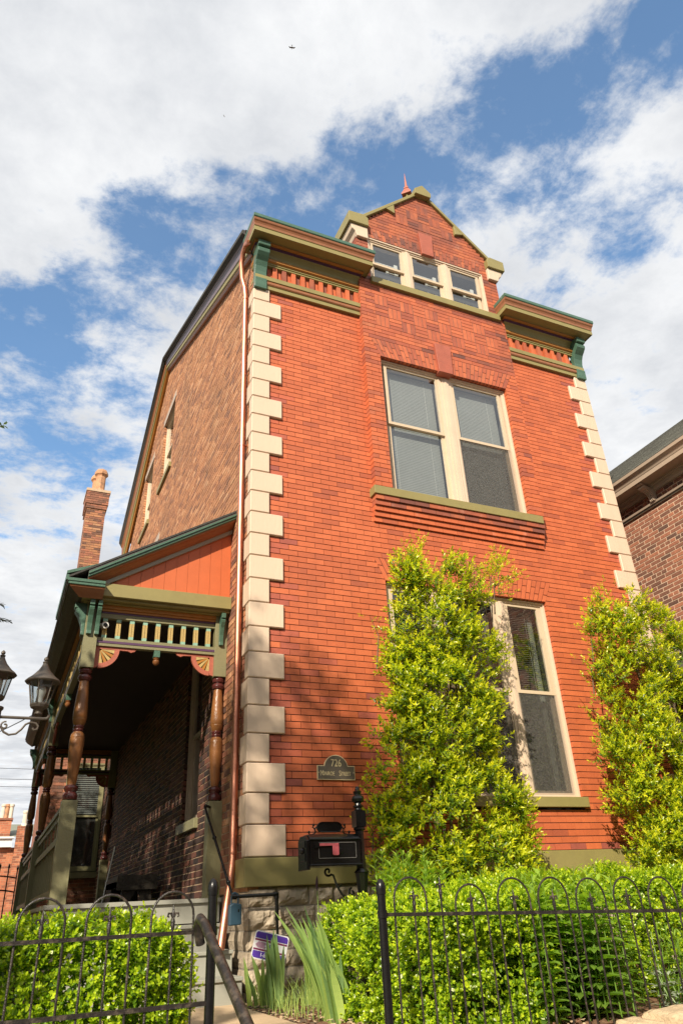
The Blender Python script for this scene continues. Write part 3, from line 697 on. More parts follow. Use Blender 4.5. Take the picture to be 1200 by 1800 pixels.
def frieze(ax, a, b, c, n, name='porch_frieze'):
    """ax 'x': spans x a..b at y=c ; 'y': spans y a..b at x=c"""
    B = (lambda m_, u0, u1, n0, n1, z0, z1, mt: m_.box(u0, u1, c+n0, c+n1, z0, z1, mt)) if ax == 'x' else (lambda m_, u0, u1, n0, n1, z0, z1, mt: m_.box(c+n0, c+n1, u0, u1, z0, z1, mt))
    mb = MB()
    B(mb, a, b, -.035, .035, 2.135, 2.225, M_oliveg); B(mb, a, b, -.040, -.035, 2.167, 2.192, M_purple)
    B(mb, a, b, -.030, .030, 2.45, 2.50, M_oliveg); B(mb, a, b, -.036, .03, 2.501, 2.52, M_purple); B(mb, a, b, -.05, .05, 2.521, 2.545, M_ochre); B(mb, a, b, -.07, .06, 2.546, 2.60, M_ochre)
    fo = mb.build(name, house)
    sp = (b-a)/n; first = None
    for i in range(n):
        u = a+(i+.5)*sp
        mb = MB()
        if ax == 'x':
            mb.box(u-.024, u+.024, c-.02, c+.02, 2.2255, 2.262, M_lgreen); mb.box(u-.024, u-.002, c-.02, c+.02, 2.2625, 2.412, M_tan); mb.box(u+.002, u+.024, c-.02, c+.02, 2.2625, 2.412, M_tan)
            mb.box(u-.018, u+.018, c-.012, c+.012, 2.2624, 2.413, M_wood); mb.box(u-.024, u+.024, c-.02, c+.02, 2.4125, 2.4495, M_lgreen)
        else: mb.box(c-.02, c+.02, u-.024, u+.024, 2.2255, 2.4495, M_tan)
        mb.build('frieze_spindle', fo)
    return fo
fr = frieze('x', -1.415, -.138, .97, 9)
frieze('x', -1.415, -.138, 9.0, 9)
frieze('y', 1.04, 4.98, -1.483, 18); frieze('y', 5.12, 8.93, -1.483, 18)
def fan_bracket(x, z, s_, y, par=house, ax='x'):
    """pierced fan bracket in the corner below the frieze; s_ = +1 opens to the right"""
    mb = MB()
    T = (lambda u, n, w: (x+s_*u, y+n, z-w)) if ax == 'x' else (lambda u, n, w: (x+n, y+s_*u, z-w))
    mb.xf = T; d = .014
    def P(pts, m, dd=d):
        A = [mb.V((p, -dd, q)) for p, q in pts]; B = [mb.V((p, dd, q)) for p, q in pts]; n = len(pts)
        mb.F(A, m); mb.F(B[::-1], m)
        for i in range(n): j = (i+1) % n; mb.F((A[i], A[j], B[j], B[i]), m)
    P([(0, 0), (.43, 0), (.41, .03), (.37, .045), (.34, .03), (.25, .028), (0, .028)], M_rust)
    P([(0, .028), (.045, .028), (.045, .20), (.035, .225), (0, .235)], M_rust)
    o, i_ = .205, .155; n = 10; cx, cz = .045, .028
    for k in range(n):
        a0, a1 = math.pi/2*k/n, math.pi/2*(k+1)/n
        P([(cx+i_*math.cos(a0), cz+i_*math.sin(a0)), (cx+o*math.cos(a0), cz+o*math.sin(a0)), (cx+o*math.cos(a1), cz+o*math.sin(a1)), (cx+i_*math.cos(a1), cz+i_*math.sin(a1))], M_rust)
    for k in range(5):
        a = math.pi/2*(k+.5)/5; w_ = .135*math.pi/2/5*.5
        dx, dz = math.cos(a), math.sin(a); nx, nz = -dz, dx
        P([(cx+.02*dx-.003*nx, cz+.02*dz-.003*nz), (cx+.158*dx-w_*nx*1.5, cz+.158*dz-w_*nz*1.5), (cx+.158*dx+w_*nx*1.5, cz+.158*dz+w_*nz*1.5), (cx+.02*dx+.003*nx, cz+.02*dz+.003*nz)], M_ochre if k % 2 else M_tan, .010)
    mb.build('fan_bracket', par)
fan_bracket(-1.415, 2.134, 1, .97); fan_bracket(-.138, 2.134, -1, .97); fan_bracket(-1.415, 2.134, 1, 9.0); fan_bracket(-.138, 2.134, -1, 9.0)
for y_, s_ in ((1.04, 1), (4.98, -1), (5.12, 1), (8.93, -1)): fan_bracket(-1.483, 2.134, s_, y_, ax='y')
def pendant(x, y):
    mb = MB(); mb.box(x-.032, x+.032, y-.032, y+.032, 2.06, 2.1345, M_green)
    mb.lathe([(.02, 2.06), (.034, 2.052), (.030, 2.04), (.022, 2.035), (.036, 2.022), (.036, 2.005), (.026, 1.985), (.008, 1.972)], x, y, M_turn, 14); mb.build('frieze_pendant', house, smooth=True)
pendant(-.77, .97); pendant(-1.483, 3.0); pendant(-1.483, 7.0); pendant(-.77, 9.0)
# entablature, pediment boards, porch roof
mb = MB()
mb.box(-1.665, -.004, .80, 1.08, 2.60, 2.628, M_olive); mb.box(-1.70, -.004, .75, 1.10, 2.6285, 2.775, M_olive)
mb.box(-1.60, -.004, .86, 1.04, 2.585, 2.5995, M_olive)
mb.box(-1.60, -1.37, 1.10, 9.1, 2.61, 2.77, M_wood)
mb.build('porch_beam', house, bevel=.004)
mb = MB()
for i in range(11):
    x0 = -1.42+i*.13; x1 = min(x0+.1275, -.006)
    zt = lambda x: 2.775+(x+1.43)*.622
    if zt(x0) < 2.78: continue
    mb.prism([(x0, 2.776), (x1, 2.776), (x1, zt(x1)), (x0, zt(x0))], .825-.002*(i % 2), .85, 'y', M_board)
mb.build('pediment_board', house)
# raking mouldings: (n outward(-y), perpendicular height)
def rake(mb, prof, x0, z0, x1, z1, y):
    A = [mb.V((x0, y-n, z0+w_)) for n, w_, _ in prof]; B = [mb.V((x1, y-n, z1+w_)) for n, w_, _ in prof]
    for i in range(len(prof)-1): mb.F((A[i], B[i], B[i+1], A[i+1]), prof[i+1][2])
    mb.F(A, prof[1][2]); mb.F(B[::-1], prof[1][2])
mb = MB()
RK = [(0, -.03, None), (.03, -.03, M_grey), (.03, .018, M_grey), (.045, .02, M_brown), (.08, .035, M_brown), (.12, .06, M_brown), (.165, .075, M_brown), (.17, .09, M_brown), (.18, .095, M_green), (.19, .10, M_green), (.19, .125, M_green), (.205, .128, M_green), (.205, .15, M_green), (.20, .165, M_shing), (0, .19, M_shing)]
rake(mb, RK, -1.60, 2.68, -.006, 3.655, .82)
mb.build('rake_moulding', house)
mb = MB()
EV = [(0, 2.61, None), (.06, 2.585, M_brown), (.08, 2.60, M_brown), (.13, 2.63, M_brown), (.17, 2.66, M_brown), (.175, 2.675, M_brown), (.19, 2.68, M_green), (.19, 2.705, M_green), (.20, 2.71, M_green), (.20, 2.74, M_green), (0, 2.77, M_shing)]
cols = []
for f_ in (lambda n: (-1.42, .82-n), lambda n: (-1.60-n, .82-n), lambda n: (-1.60-n, 8.75)): cols.append([mb.V((*f_(q[0]), q[1])) for q in EV])
for ci, (A, B) in enumerate(zip(cols, cols[1:])):
    for i in range(len(EV)-1):
        m_ = EV[i+1][2]
        if ci == 1: m_ = M_wood
        mb.F((B[i], A[i], A[i+1], B[i+1]), m_)
mb.F(cols[-1], M_wood)
mb.build('porch_eave', house)
mb = MB()
mb.prism([(-1.79, 2.765), (-.0, 3.86), (-.0, 3.835), (-1.79, 2.742)], .62, 8.8, 'y', M_shing)
mb.build('porch_roof', house)
# raised rear section of the porch roof
mb = MB()
mb.prism([(-1.80, 2.965), (-1.80, 3.0), (-.0, 3.72), (-.0, 3.69)], 1.05, 2.5, 'y', M_green)
mb.prism([(-1.77, 2.90), (-1.77, 2.962), (-.0, 3.68), (-.0, 3.55)], 1.10, 2.5, 'y', M_wood)
mb.box(-1.80, -1.772, 1.06, 2.40, 2.90, 2.962, M_green)
mb.build('upper_porch_roof', house)
mb = MB()
for i in range(12):
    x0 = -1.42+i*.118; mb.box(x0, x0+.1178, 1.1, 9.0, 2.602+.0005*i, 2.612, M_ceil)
mb.build('porch_ceiling', house)
def sbracket(x0, x1, y, z0=2.23, z1=2.585, ax='y', s_=-1):
    mb = MB(); h = z1-z0
    ps = [(0, z0), (.035, z0+.005), (.03, z0+.04), (.04, z0+.12), (.07, z0+.20), (.105, z0+.25), (.115, z0+.275), (.10, z0+.292), (.085, z0+.297), (.12, z0+.30), (.125, z1), (0, z1)]
    if ax == 'y': mb.prism([(y+s_*p, z) for p, z in ps], x0, x1, 'x', M_green)
    else: mb.prism([(y+s_*p, z) for p, z in ps], x0, x1, 'y', M_green)
    mb.build('post_bracket', house, bevel=.004)
sbracket(-1.535, -1.485, .90); sbracket(-1.452, -1.408, .90); sbracket(-.10, -.055, .90); sbracket(.92, 1.02, -1.553, ax='x')
for y_ in (5.05, 9.0): sbracket(y_-.05, y_+.05, -1.553, ax='x')
# side railing
for (ya, yb) in ((1.04, 4.98), (5.12, 8.93)):
    mb = MB()
    mb.box(-1.52, -1.445, ya, yb, .555, .60, M_oliveg); mb.box(-1.50, -1.465, ya, yb, .50, .5545, M_oliveg)
    mb.box(-1.505, -1.46, ya, yb, .27, .335, M_oliveg); mb.box(-1.505, -1.46, ya, yb, -.20, -.14, M_oliveg)
    rl = mb.build('porch_railing', house)
    n = 15
    for i in range(n):
        y = ya+(i+.5)*(yb-ya)/n
        mb = MB(); mb.box(-1.49, -1.475, y-.014, y+.014, -.139, .2695, M_oliveg)
        if i % 2 == 0: mb.box(-1.49, -1.475, y-.014, y+.014, .3355, .4995, M_oliveg)
        mb.build('baluster', rl)
# rear wing wall that faces the street behind the porch
mb = MB(); mb.xf = lambda u, n, w: (u, n+10.6, w)
brickwork(mb, -1.08, 6.9, lambda z: (-1.18, 0), [(-.80, .0, .5, 2.62)], bm=M_nbr, mm=M_mortl, L=.215, J=.01, depth=.014, vary=.004)
mb.xf = None
mb.box(-1.18, 0, 10.625, 14, -1.1, 6.9, M_nbr)
mb.build('rear_wing_wall', house)
window('r', -.80, -.02, .5, 2.62, 10.55, [(-.75, -.07)], 1.55, None, trim=M_oliveg, sash=M_oliveg, interior=False, blinds=())
mb = MB(); mb.quad((-.82, 10.612, .45), (.0, 10.612, .45), (.0, 10.612, 2.66), (-.82, 10.612, 2.66), M_dark)
for i in range(22): mb.box(-.74, -.08, 10.600, 10.601, 1.60+i*.043, 1.60+i*.043+.02, M_blind)
mb.build('room_interior', house)
mb = MB(); mb.box(-.95, .0, 10.45, 10.62, .36, .47, M_oliveg); mb.build('window_sill', house)
# copper downspout
mb = MB()
r_ = .0345
mb.tube([(-.135, -.10, 7.70), (-.145, .02, 7.76), (-.15, .12, 7.72), (-.15, .2, 7.58), (-.12, .25, 7.35), (-.075, .265, 7.2), (-.062, .265, 7.05), (-.062, .262, 1.0), (-.062, .27, .0), (-.10, .22, -.2), (-.20, .10, -.69)], r_, M_copper, 18)
for z in (6.98, 4.55, 1.30, .05): mb.tube([(-.062, .263, z), (-.062, .263, z+.02)], r_+.004, M_copper, 18)
for z in (7.15, 7.19, 7.24): pass
ds = mb.build('copper_downspout', house, smooth=True)
mb = MB()
for z in (4.56, 1.28, .35, -.02): mb.box(-.07, .0, .245, .28, z, z+.012, M_copper)
mb.box(-.05, -.003, .34, .42, .12, .32, M_rust)
mb.box(-.05, -.003, .36, .45, -.22, -.10, M_rust)
mb.build('pipe_strap', ds)
# chimney on the rear wing
mb = MB()
CX0, CX1, CY0, CY1 = -1.09, -.585, 12.0, 12.75
def ring(z0, z1, e, mtop):
    x0, x1, y0, y1 = CX0-e, CX1+e, CY0-e, CY1+e
    k = int(round(z0/.0675))
    z = z0
    while z < z1-.03:
        off = .11 if k % 2 else 0
        for (a0, a1, fn) in ((x0, x1, lambda a, b: (a, b, y0, y0+.1)), (y0, y1, lambda a, b: (x0, x0+.1, a, b))):
            a = a0-off
            while a < a1:
                p, q = max(a, a0), min(a+.215, a1)
                if q-p > .02:
                    bx = fn(p+.005, q-.005); mb.box(bx[0], bx[1], bx[2]-random.random()*.004, bx[3], z+.006, z+.062, mtop if random.random() < .4 else M_nbr, random.random())
                a += .215
        z += .0675; k += 1
    mb.box(x0+.008, x1-.008, y0+.008, y1-.008, z0, z1, M_mortl)
ring(6.5, 9.72, 0, M_side); ring(9.72, 9.855, .03, M_nbr); ring(9.855, 10.25, .055, M_nbr); mb.box(CX0-.075, CX1+.075, CY0-.075, CY1+.075, 10.25, 10.33, M_mortl)
ch = mb.build('chimney', house)
for (cx, cy) in ((-.80, 12.28), (-.86, 12.62)):
    mb = MB(); mb.lathe([(.19, 10.32), (.17, 10.42), (.135, 10.50), (.135, 10.92), (.15, 10.95), (.19, 10.99), (.19, 11.06), (.155, 11.14), (.10, 11.15), (.10, 11.0)], cx, cy, M_pot, 8); mb.build('chimney_pot', ch)
# security camera under the porch frieze
t_ = empty('security_camera', (-1.36, .93, 2.36), 'small white round security camera between the left porch post and the first frieze spindle', 'camera')
mb = MB(); mb.tube([(-1.405, .96, 2.37), (-1.36, .93, 2.37)], .013, M_white, 10); mb.build('mount', t_)
mb = MB(); mb.tube([(-1.355, .98, 2.37), (-1.345, .90, 2.355)], .036, M_white, 16); mb.tube([(-1.345, .899, 2.355), (-1.3445, .894, 2.3545)], .022, M_gloss, 14); mb.build('camera_body', t_)
# ------------------------------------------------------------------ ground
def plane(name, x0, x1, y0, y1, z, m, nx=1, ny=1, amp=0):
    mb = MB(); idx = []
    for j in range(ny+1):
        idx.append([mb.V((x0+(x1-x0)*i/nx, y0+(y1-y0)*j/ny, z+(amp*mnoise.fractal(((x0+(x1-x0)*i/nx)*6, (y0+(y1-y0)*j/ny)*6, 0), 1, 2, 4) if amp else 0))) for i in range(nx+1)])
    for j in range(ny):
        for i in range(nx): mb.F((idx[j][i], idx[j][i+1], idx[j+1][i+1], idx[j+1][i]), m)
    return tag(mb.build(name), kind='structure')
GZ = -2.05
plane('ground', -600, 600, -600, 600, GZ-.16, M_grass, 1, 1)
plane('road', -600, 600, -14, -5.2, GZ-.13, M_asph)
mb = MB(); mb.box(-80, 80, -5.2, -3.1, GZ-.3, GZ, M_walk); tag(mb.build('pavement'), kind='structure')
mb = MB()
mb.box(-30, -1.16, -2.86, 40, -2.2, -1.12, M_mulch); mb.box(-.14, 30, -2.86, 40, -2.2, -1.12, M_mulch); tag(mb.build('garden_terrain'), kind='structure')
plane('mulch_bed', -.14, 6.5, -2.86, .02, -1.085, M_mulch, 130, 60, .03)
mb = MB(); mb.box(-1.155, -.145, -2.86, .9, -2.2, -1.065, M_path); tag(mb.build('garden_path'), kind='structure')
mb = MB()
for i in range(5): mb.box(-1.155, -.145, -2.865-.3*(i+1), -2.865-.3*i-.002, -2.2, -1.065-.175*(i+1), M_walk)
tag(mb.build('street_steps'), 'concrete steps climbing from the pavement to the garden gate opening', 'steps')
# coping rocks of the retaining wall
random.seed(11)
def rock(name, cx, cy, cz, sx, sy, sz, seed):
    mb = MB(); n = 18; ix = []
    for i in range(n+1):
        t = math.pi*i/n; row = []
        for k in range(24):
            a = 2*math.pi*k/24
            v = Vector((math.sin(t)*math.cos(a), math.sin(t)*math.sin(a), math.cos(t)))
            v = Vector([math.copysign(abs(c)**.45, c) for c in v])
            d = 1+.16*mnoise.fractal(v*1.6+Vector((seed, 0, 0)), 1, 2, 5)
            row.append(mb.V((cx+v.x*sx*d, cy+v.y*sy*d, cz+v.z*sz*d)))
        ix.append(row)
    for i in range(n):
        for k in range(24): j = (k+1) % 24; mb.F((ix[i][k], ix[i+1][k], ix[i+1][j], ix[i][j]), M_rock)
    return mb.build(name, smooth=True)
x = -.02; i = 0
spec = [(.30, -1.24), (.34, -1.22), (.33, -1.20), (.30, -1.165), (.17, -1.135), (.36, -1.10), (.32, -1.11)]
labs = ['tan coping stone nearest the right gate post', 'second tan coping stone along the wall from the gate post', 'third tan coping stone along the wall from the gate post', 'low rough tan stone at the bottom edge below the leafy plants',
        'small rough tan stone before the large pale coping stone', 'large pale tan coping stone at the bottom right corner', 'tan coping stone just past the bottom right corner']
for (wd, zt), lb in zip(spec, labs):
    tag(rock('coping_stone', x+wd/2, -3.03, zt-.02, wd/2, .15, .09+random.random()*.01, i*7.7), lb, 'stone', 'coping stones under the iron fence'); x += wd+.004; i += 1
mb = MB()
for (xa, xb) in ((-9, -1.165), (-.135, 9)):
    z = -2.06
    while z < -1.2:
        u = xa
        while u < xb-.02:
            L_ = min(random.uniform(.25, .5), xb-u); rockface(mb, u+.005, u+L_-.005, z+.005, min(z+.165, -1.2), lambda a, b, c_: (a, -2.95+b, c_), M_stone, .02, .08); u += L_
        z += .17
    mb.box(xa, xb, -2.945, -2.865, -2.06, -1.2, M_mortg)
tag(mb.build('retaining_wall'), 'rough stone retaining wall under the front garden fence', 'wall')
# ------------------------------------------------------------------ text helper
def text_obj(s, size, m, name, parent, loc, rot, depth=.001, align='CENTER', shear=0, bold=0, sx=1):
    cu = bpy.data.curves.new(name, 'FONT'); cu.body = s; cu.size = size; cu.extrude = depth; cu.align_x = align; cu.align_y = 'CENTER'; cu.shear = shear; cu.offset = bold; cu.resolution_u = 4
    tmp = bpy.data.objects.new(name+'_c', cu); C.objects.link(tmp); bpy.context.view_layer.update()
    me = bpy.data.meshes.new_from_object(tmp.evaluated_get(bpy.context.evaluated_depsgraph_get())); bpy.data.objects.remove(tmp)
    me.materials.clear(); me.materials.append(m)
    o = bpy.data.objects.new(name, me); C.objects.link(o); o.parent = parent; o.location = Vector(loc)-wloc(parent); o.rotation_euler = rot; o.scale = (sx, 1, 1)
    return o
RX = math.radians(90)
# house plaque
pl = empty('house_number_plaque', (.882, -.01, .667), 'bronze plaque with arched top reading 726 Monroe Street on the brick wall', 'plaque')
def plaque_outline(e):
    pts = [(.682+e, .668+e), (1.082-e, .668+e), (1.082-e, .80-e), (1.012-e*.4, .80-e)]
    for k in range(13):
        a = math.radians(8+164*k/12); pts.append((.882+(.13-e)*math.cos(a), .775+(.128-e)*math.sin(a)))
    pts += [(.752+e*.4, .80-e), (.682+e, .80-e)]
    return pts
mb = MB(); mb.prism(plaque_outline(0), -.022, -.004, 'y', M_gold); mb.prism(plaque_outline(.006), -.0235, -.02, 'y', M_bronze); mb.build('plaque_plate', pl)
text_obj('726', .098, M_gold, 'plaque_number', pl, (.882, -.0245, .822), (RX, 0, 0), .002, sx=.78)
for s_, x_, sz in (('M', .729, .072), ('ONROE', .796, .054), ('S', .921, .072), ('TREET', .984, .054)):
    text_obj(s_, sz, M_gold, 'plaque_lettering', pl, (x_, -.0245, .727 if sz > .06 else .7225), (RX, 0, 0), .002, sx=.70)
mb = MB()
for xx in (.697, 1.067): mb.sphere((xx, -.024, .735), .0045, M_gold, 6)
mb.build('plaque_screw', pl)
# ------------------------------------------------------------------ mailbox
mbx = empty('mailbox', (.66, -.95, -1.08), 'ornate glossy black mailbox on a post with a red flag and scroll bracket', 'mailbox')
mb = MB()
x0, x1, ya, yb = .20, .635, -1.0, -.80
ps = [(ya, -.125), (yb, -.125), (yb, .055), (yb-.02, .075), (yb-.05, .098), (ya+.05, .098), (ya+.02, .075), (ya, .055)]
mb.prism(ps, x0, x1, 'x', M_gloss)
mb.box(x0-.008, x1+.008, ya-.012, yb+.012, .050, .062, M_gloss); mb.box(x0-.008, x1+.008, ya-.012, yb+.012, -.138, -.122, M_gloss)
mb.build('mailbox_body', mbx, bevel=.004)
mb = MB()
mb.prism([(ya+.005, -.16), (yb-.005, -.16), (yb-.005, .05), (yb-.05, .088), (ya+.05, .088), (ya+.005, .05)], x0-.03, x0-.001, 'x', M_gloss)
mb.box(x0-.036, x0-.03, ya+.03, yb-.03, -.1, -.04, M_gloss); mb.box(x0-.036, x0-.03, ya+.03, yb-.03, .0, .05, M_gloss)
mb.tube([(x0-.03, -.9, -.02), (x0-.05, -.9, -.02)], [.026, .018], M_gloss, 12)
mb.build('mailbox_door', mbx, bevel=.003)
mb = MB()   # beaded panel
for (a, b, c_, d) in ((.272, .595, .030, .034), (.272, .595, -.083, -.079)):
    n = 42
    for i in range(n): u = a+(b-a)*(i+.5)/n; mb.box(u-.0022, u+.0022, ya-.005, ya+.001, c_, d, M_bead)
for xx in (.270, .593):
    for i in range(14): z = -.078+.108*(i+.5)/14; mb.box(xx, xx+.004, ya-.005, ya+.001, z-.0022, z+.0022, M_bead)
mb.tube([(.46, ya+.001, -.03), (.46, ya-.006, -.03)], [.026, .018], M_gloss, 14)
mb.build('beaded_panel', mbx)
mb = MB()
mb.tube([(.262, ya, .012), (.262, ya-.016, .012)], .016, M_gloss, 12); mb.box(.235, .275, ya-.012, ya-.001, -.008, .03, M_gloss)
mb.build('flag_mount', mbx)
mb = MB()
mb.prism([(.275, .026), (.44, .026), (.44, -.055), (.432, -.062), (.392, -.062), (.385, -.055), (.385, .008), (.275, .006)], ya-.018, ya-.012, 'y', M_flag); mb.build('mailbox_flag', mbx, bevel=.002)
mb = MB()   # name plate and scrolls on top
def stadium(e): return [(.41+sgn*(.062)+(.05-e)*math.cos(a), .155+(.05-e)*.80*math.sin(a)) for sgn, a0 in ((1, -90), (-1, 90)) for a in [math.radians(a0+180*k/8) for k in range(9)]]
mb.prism(stadium(0), -.907, -.893, 'y', M_gloss)
mb.tube([(p[0], -.912, p[1]) for p in stadium(.004)+stadium(.004)[:1]], .004, M_gloss, 6)
def scroll(cx, cz, r0, r1, a0, a1, y, n=18): return [(cx+(r0+(r1-r0)*t)*math.cos(a0+(a1-a0)*t), y, cz+(r0+(r1-r0)*t)*math.sin(a0+(a1-a0)*t)) for t in [i/n for i in range(n+1)]]
for s_ in (1, -1):
    g = lambda p: (.41+s_*p[0], p[1], p[2])
    mb.tube([g(p) for p in [(.115, -.9, .155), (.13, -.9, .14), (.12, -.9, .12), (.135, -.9, .105), (.16, -.9, .098)]], .006, M_gloss, 6)
    mb.sphere(g((.138, -.9, .172)), .011, M_gloss, 8); mb.sphere(g((.178, -.9, .118)), .011, M_gloss, 8); mb.tube([g(p) for p in [(.138, -.9, .17), (.145, -.9, .155), (.125, -.9, .14)]], .005, M_gloss, 6); mb.tube([g(p) for p in [(.178, -.9, .115), (.175, -.9, .102), (.15, -.9, .1)]], .005, M_gloss, 6)
mb.build('name_plate', mbx, smooth=True)
mb = MB()
X, Y = .668, -.93
mb.lathe([(.055, -1.1), (.055, -.45), (.05, -.40), (.04, -.33), (.052, -.22), (.058, -.19), (.065, -.185), (.05, -.17), (.040, -.16), (.036, .12), (.05, .13), (.05, .145), (.036, .15)], X, Y, M_gloss, 8)
mb.box(X-.045, X+.045, Y-.045, Y+.045, .15, .275, M_gloss)
mb.lathe([(.05, .275), (.03, .285), (.028, .30), (.045, .305), (.045, .315), (.03, .32), (.026, .335), (.05, .35), (.055, .37), (.045, .39), (.028, .405), (.032, .415), (.036, .428), (.022, .44), (.02, .455), (.012, .47)], X, Y, M_gloss, 10)
mb.build('mailbox_post', mbx)
mb = MB()
pts = scroll(.385, -.172, .008, .034, -1.0, 5.6, -.9)
end_ = pts[-1]
pts = [(.44-(.44-p[0]), p[1], p[2]) for p in pts]
path = pts+[(.432, -.9, -.20), (.45, -.9, -.25), (.475, -.9, -.30), (.50, -.9, -.335), (.545, -.9, -.37), (.585, -.9, -.375), (.61, -.9, -.345)]
mb.tube(path, .0085, M_gloss, 8)
mb.tube(scroll(.588, -.325, .008, .03, 1.5, -4.6, -.9), .0085, M_gloss, 8)
mb.tube([(.47, -.9, -.29), (.495, -.9, -.275), (.50, -.9, -.262)], [.008, .004, .002], M_gloss, 6)
mb.build('scroll_bracket', mbx, smooth=True)
# ------------------------------------------------------------------ iron fences
FY = -2.9
def rz(x): return -.4985 if x < -1 else -.477-.0345*(x-.02)
def hoop(x0, x1, par, zt, rad=.0056, bottom=-1.16):
    mb = MB(); cx = (x0+x1)/2; r = (x1-x0)/2; zc = zt-r*1.05
    pts = [(x0-.004, FY, bottom), (x0, FY, zc)]+[(cx-r*math.cos(math.pi*k/12), FY, zc+r*1.05*math.sin(math.pi*k/12)) for k in range(1, 12)]+[(x1, FY, zc), (x1+.004, FY, bottom)]
    mb.tube(pts, rad, M_ironb, 8); return mb.build('hoop_picket', par, smooth=True)
def spear(x, par, zt, rad=.0052, bottom=-1.16):
    mb = MB(); mb.tube([(x, FY, bottom), (x, FY, zt-.045)], rad, M_ironb, 8); p = mb.build('spear_picket', par, smooth=True)
    mb = MB()
    mb.tube([(x, FY, zt-.11), (x, FY, zt-.075), (x, FY, zt-.06), (x, FY, zt-.045), (x, FY, zt-.03), (x, FY, zt)], [.008, .011, .007, .010, .006, .0015], M_ironb, 8)
    for s_ in (-1, 1):
        mb.tube([(x, FY-.002, zt-.062), (x+s_*.012, FY-.004, zt-.040), (x+s_*.023, FY-.004, zt-.040), (x+s_*.026, FY-.004, zt-.052), (x+s_*.019, FY-.004, zt-.056)], [.005, .005, .005, .0045, .003], M_ironb, 6)
    mb.build('spear_finial', p, smooth=True); return p
fl = empty('iron_fence', (-1.6, FY, -1.1), 'black hooped iron fence in front of the left hedge', 'fence', 'iron hoop fences along the front garden')
mb = MB(); mb.box(-4.6, -1.09, FY-.012, FY+.012, -.509, -.492, M_ironb); mb.box(-4.6, -1.09, FY-.012, FY+.012, -.798, -.780, M_ironb); mb.build('fence_rail', fl)
c_ = -1.267
k = 0
while c_ > -4.5:
    hoop(c_-.10, c_+.10, fl, -.325-.003*k); spear(c_+.002, fl, -.377); c_ -= .2925; k += 1
frn = empty('iron_fence', (1.5, FY, -1.1), 'black hooped iron fence in front of the right hedge and leafy plants', 'fence', 'iron hoop fences along the front garden')
mb = MB()
for (xa, xb) in ((-.13, .30), (.27, 5.0)):
    A = [(xa, FY-.012+(.002 if xa > 0 else 0), rz(xa)), (xb, FY-.012+(.002 if xa > 0 else 0), rz(xb))]
    mb.prism([(xa, rz(xa)-.012), (xb, rz(xb)-.012), (xb, rz(xb)+.006), (xa, rz(xa)+.006)], FY-.012+(.024 if xa > 0 else 0)*.2, FY+.010, 'y', M_ironb)
mb.build('fence_rail', frn)
for a, b, zt in ((-.077, .121, -.302), (.304, .506, -.348), (.587, .811, -.325), (.872, 1.085, -.330), (1.149, 1.37, -.343), (1.441, 1.65, -.345), (1.719, 1.947, -.353), (2.01, 2.225, -.362), (2.30, 2.51, -.37), (2.59, 2.80, -.38), (2.88, 3.09, -.39), (3.17, 3.38, -.40)): hoop(a, b, frn, zt)
for x, zt in ((.043, -.352), (.215, -.302), (.409, -.379), (.70, -.381), (.98, -.391), (1.26, -.413), (1.546, -.408), (1.833, -.428), (2.118, -.43), (2.405, -.44), (2.695, -.45), (2.985, -.46), (3.275, -.47)): spear(x, frn, zt)
def gpost(x, zt, lab):
    t = empty('gate_post', (x, FY, -1.2), lab, 'post', 'black iron gate posts either side of the path')
    mb = MB(); mb.tube([(x, FY, -1.3), (x, FY, zt-.055)], .0225, M_iron, 18); mb.build('post_shaft', t, smooth=True)
    mb = MB(); mb.lathe([(.026, zt-.075), (.027, zt-.05), (.0265, zt-.035), (.022, zt-.02), (.012, zt-.005), (.002, zt)], x, FY, M_iron, 16); mb.build('post_cap', t, smooth=True)
    mb = MB(); mb.tube([(x, FY, rz(x)-.02), (x, FY, rz(x)+.018)], .027, M_iron, 16); mb.build('rail_collar', t, smooth=True)
gpost(-1.075, -.272, 'black round iron gate post left of the path, where the handrail starts')
gpost(-.153, -.303, 'black round iron gate post right of the path, beside the right hedge')
mb = MB()
mb.tube([(-1.125, FY+.01, -.55), (-1.15, FY-.02, -.48), (-1.15, FY-.07, -.445), (-1.15, -3.05, -.468), (-1.15, -3.4, -.632), (-1.15, -3.75, -.80), (-1.15, -4.6, -1.20), (-1.15, -4.66, -1.25), (-1.15, -4.68, -2.05)], .0225, M_ironb, 16)
tag(mb.build('street_handrail', smooth=True), 'worn round black handrail sloping down toward the street from the left gate post', 'handrail')
hr = empty('porch_handrail', (.25, -.12, -1.07), 'thin black pipe handrail running from the right porch post down to the stone foundation', 'handrail')
mb = MB()
P0, P1, P2, P3 = Vector((-.205, .80, .515)), Vector((-.165, -.12, -.305)), Vector((.225, -.12, -.30)), Vector((.25, -.12, -1.08))
mb.tube([(-.13, .90, .53), (-.17, .86, .535), (-.20, .82, .525), P0], .0135, M_iron, 10); mb.tube([P0, P0.lerp(P1, .5), P1], .012, M_iron, 10); mb.tube([P1, P2], .0155, M_iron, 12); mb.tube([P2, P2+Vector((.004, 0, -.19))], .0165, M_iron, 12); mb.tube([P2+Vector((.004, 0, -.19)), P3], .0115, M_iron, 10)
mb.build('rail_pipe', hr, smooth=True)
mb = MB()
for t in (.38, .86):
    q = P0.lerp(P1, t); mb.sphere(q, .021, M_iron, 10)
mb.tube([P1-Vector((.015, 0, 0)), P1+Vector((.03, 0, 0))], .022, M_iron, 12); mb.tube([P2-Vector((.025, 0, 0)), P2+Vector((.012, 0, 0))], .021, M_iron, 12); mb.tube([P2+Vector((.0, 0, .012)), P2+Vector((.0, 0, -.035))], .021, M_iron, 12); mb.tube([P2+Vector((.003, 0, -.17)), P2+Vector((.004, 0, -.2))], .020, M_iron, 12)
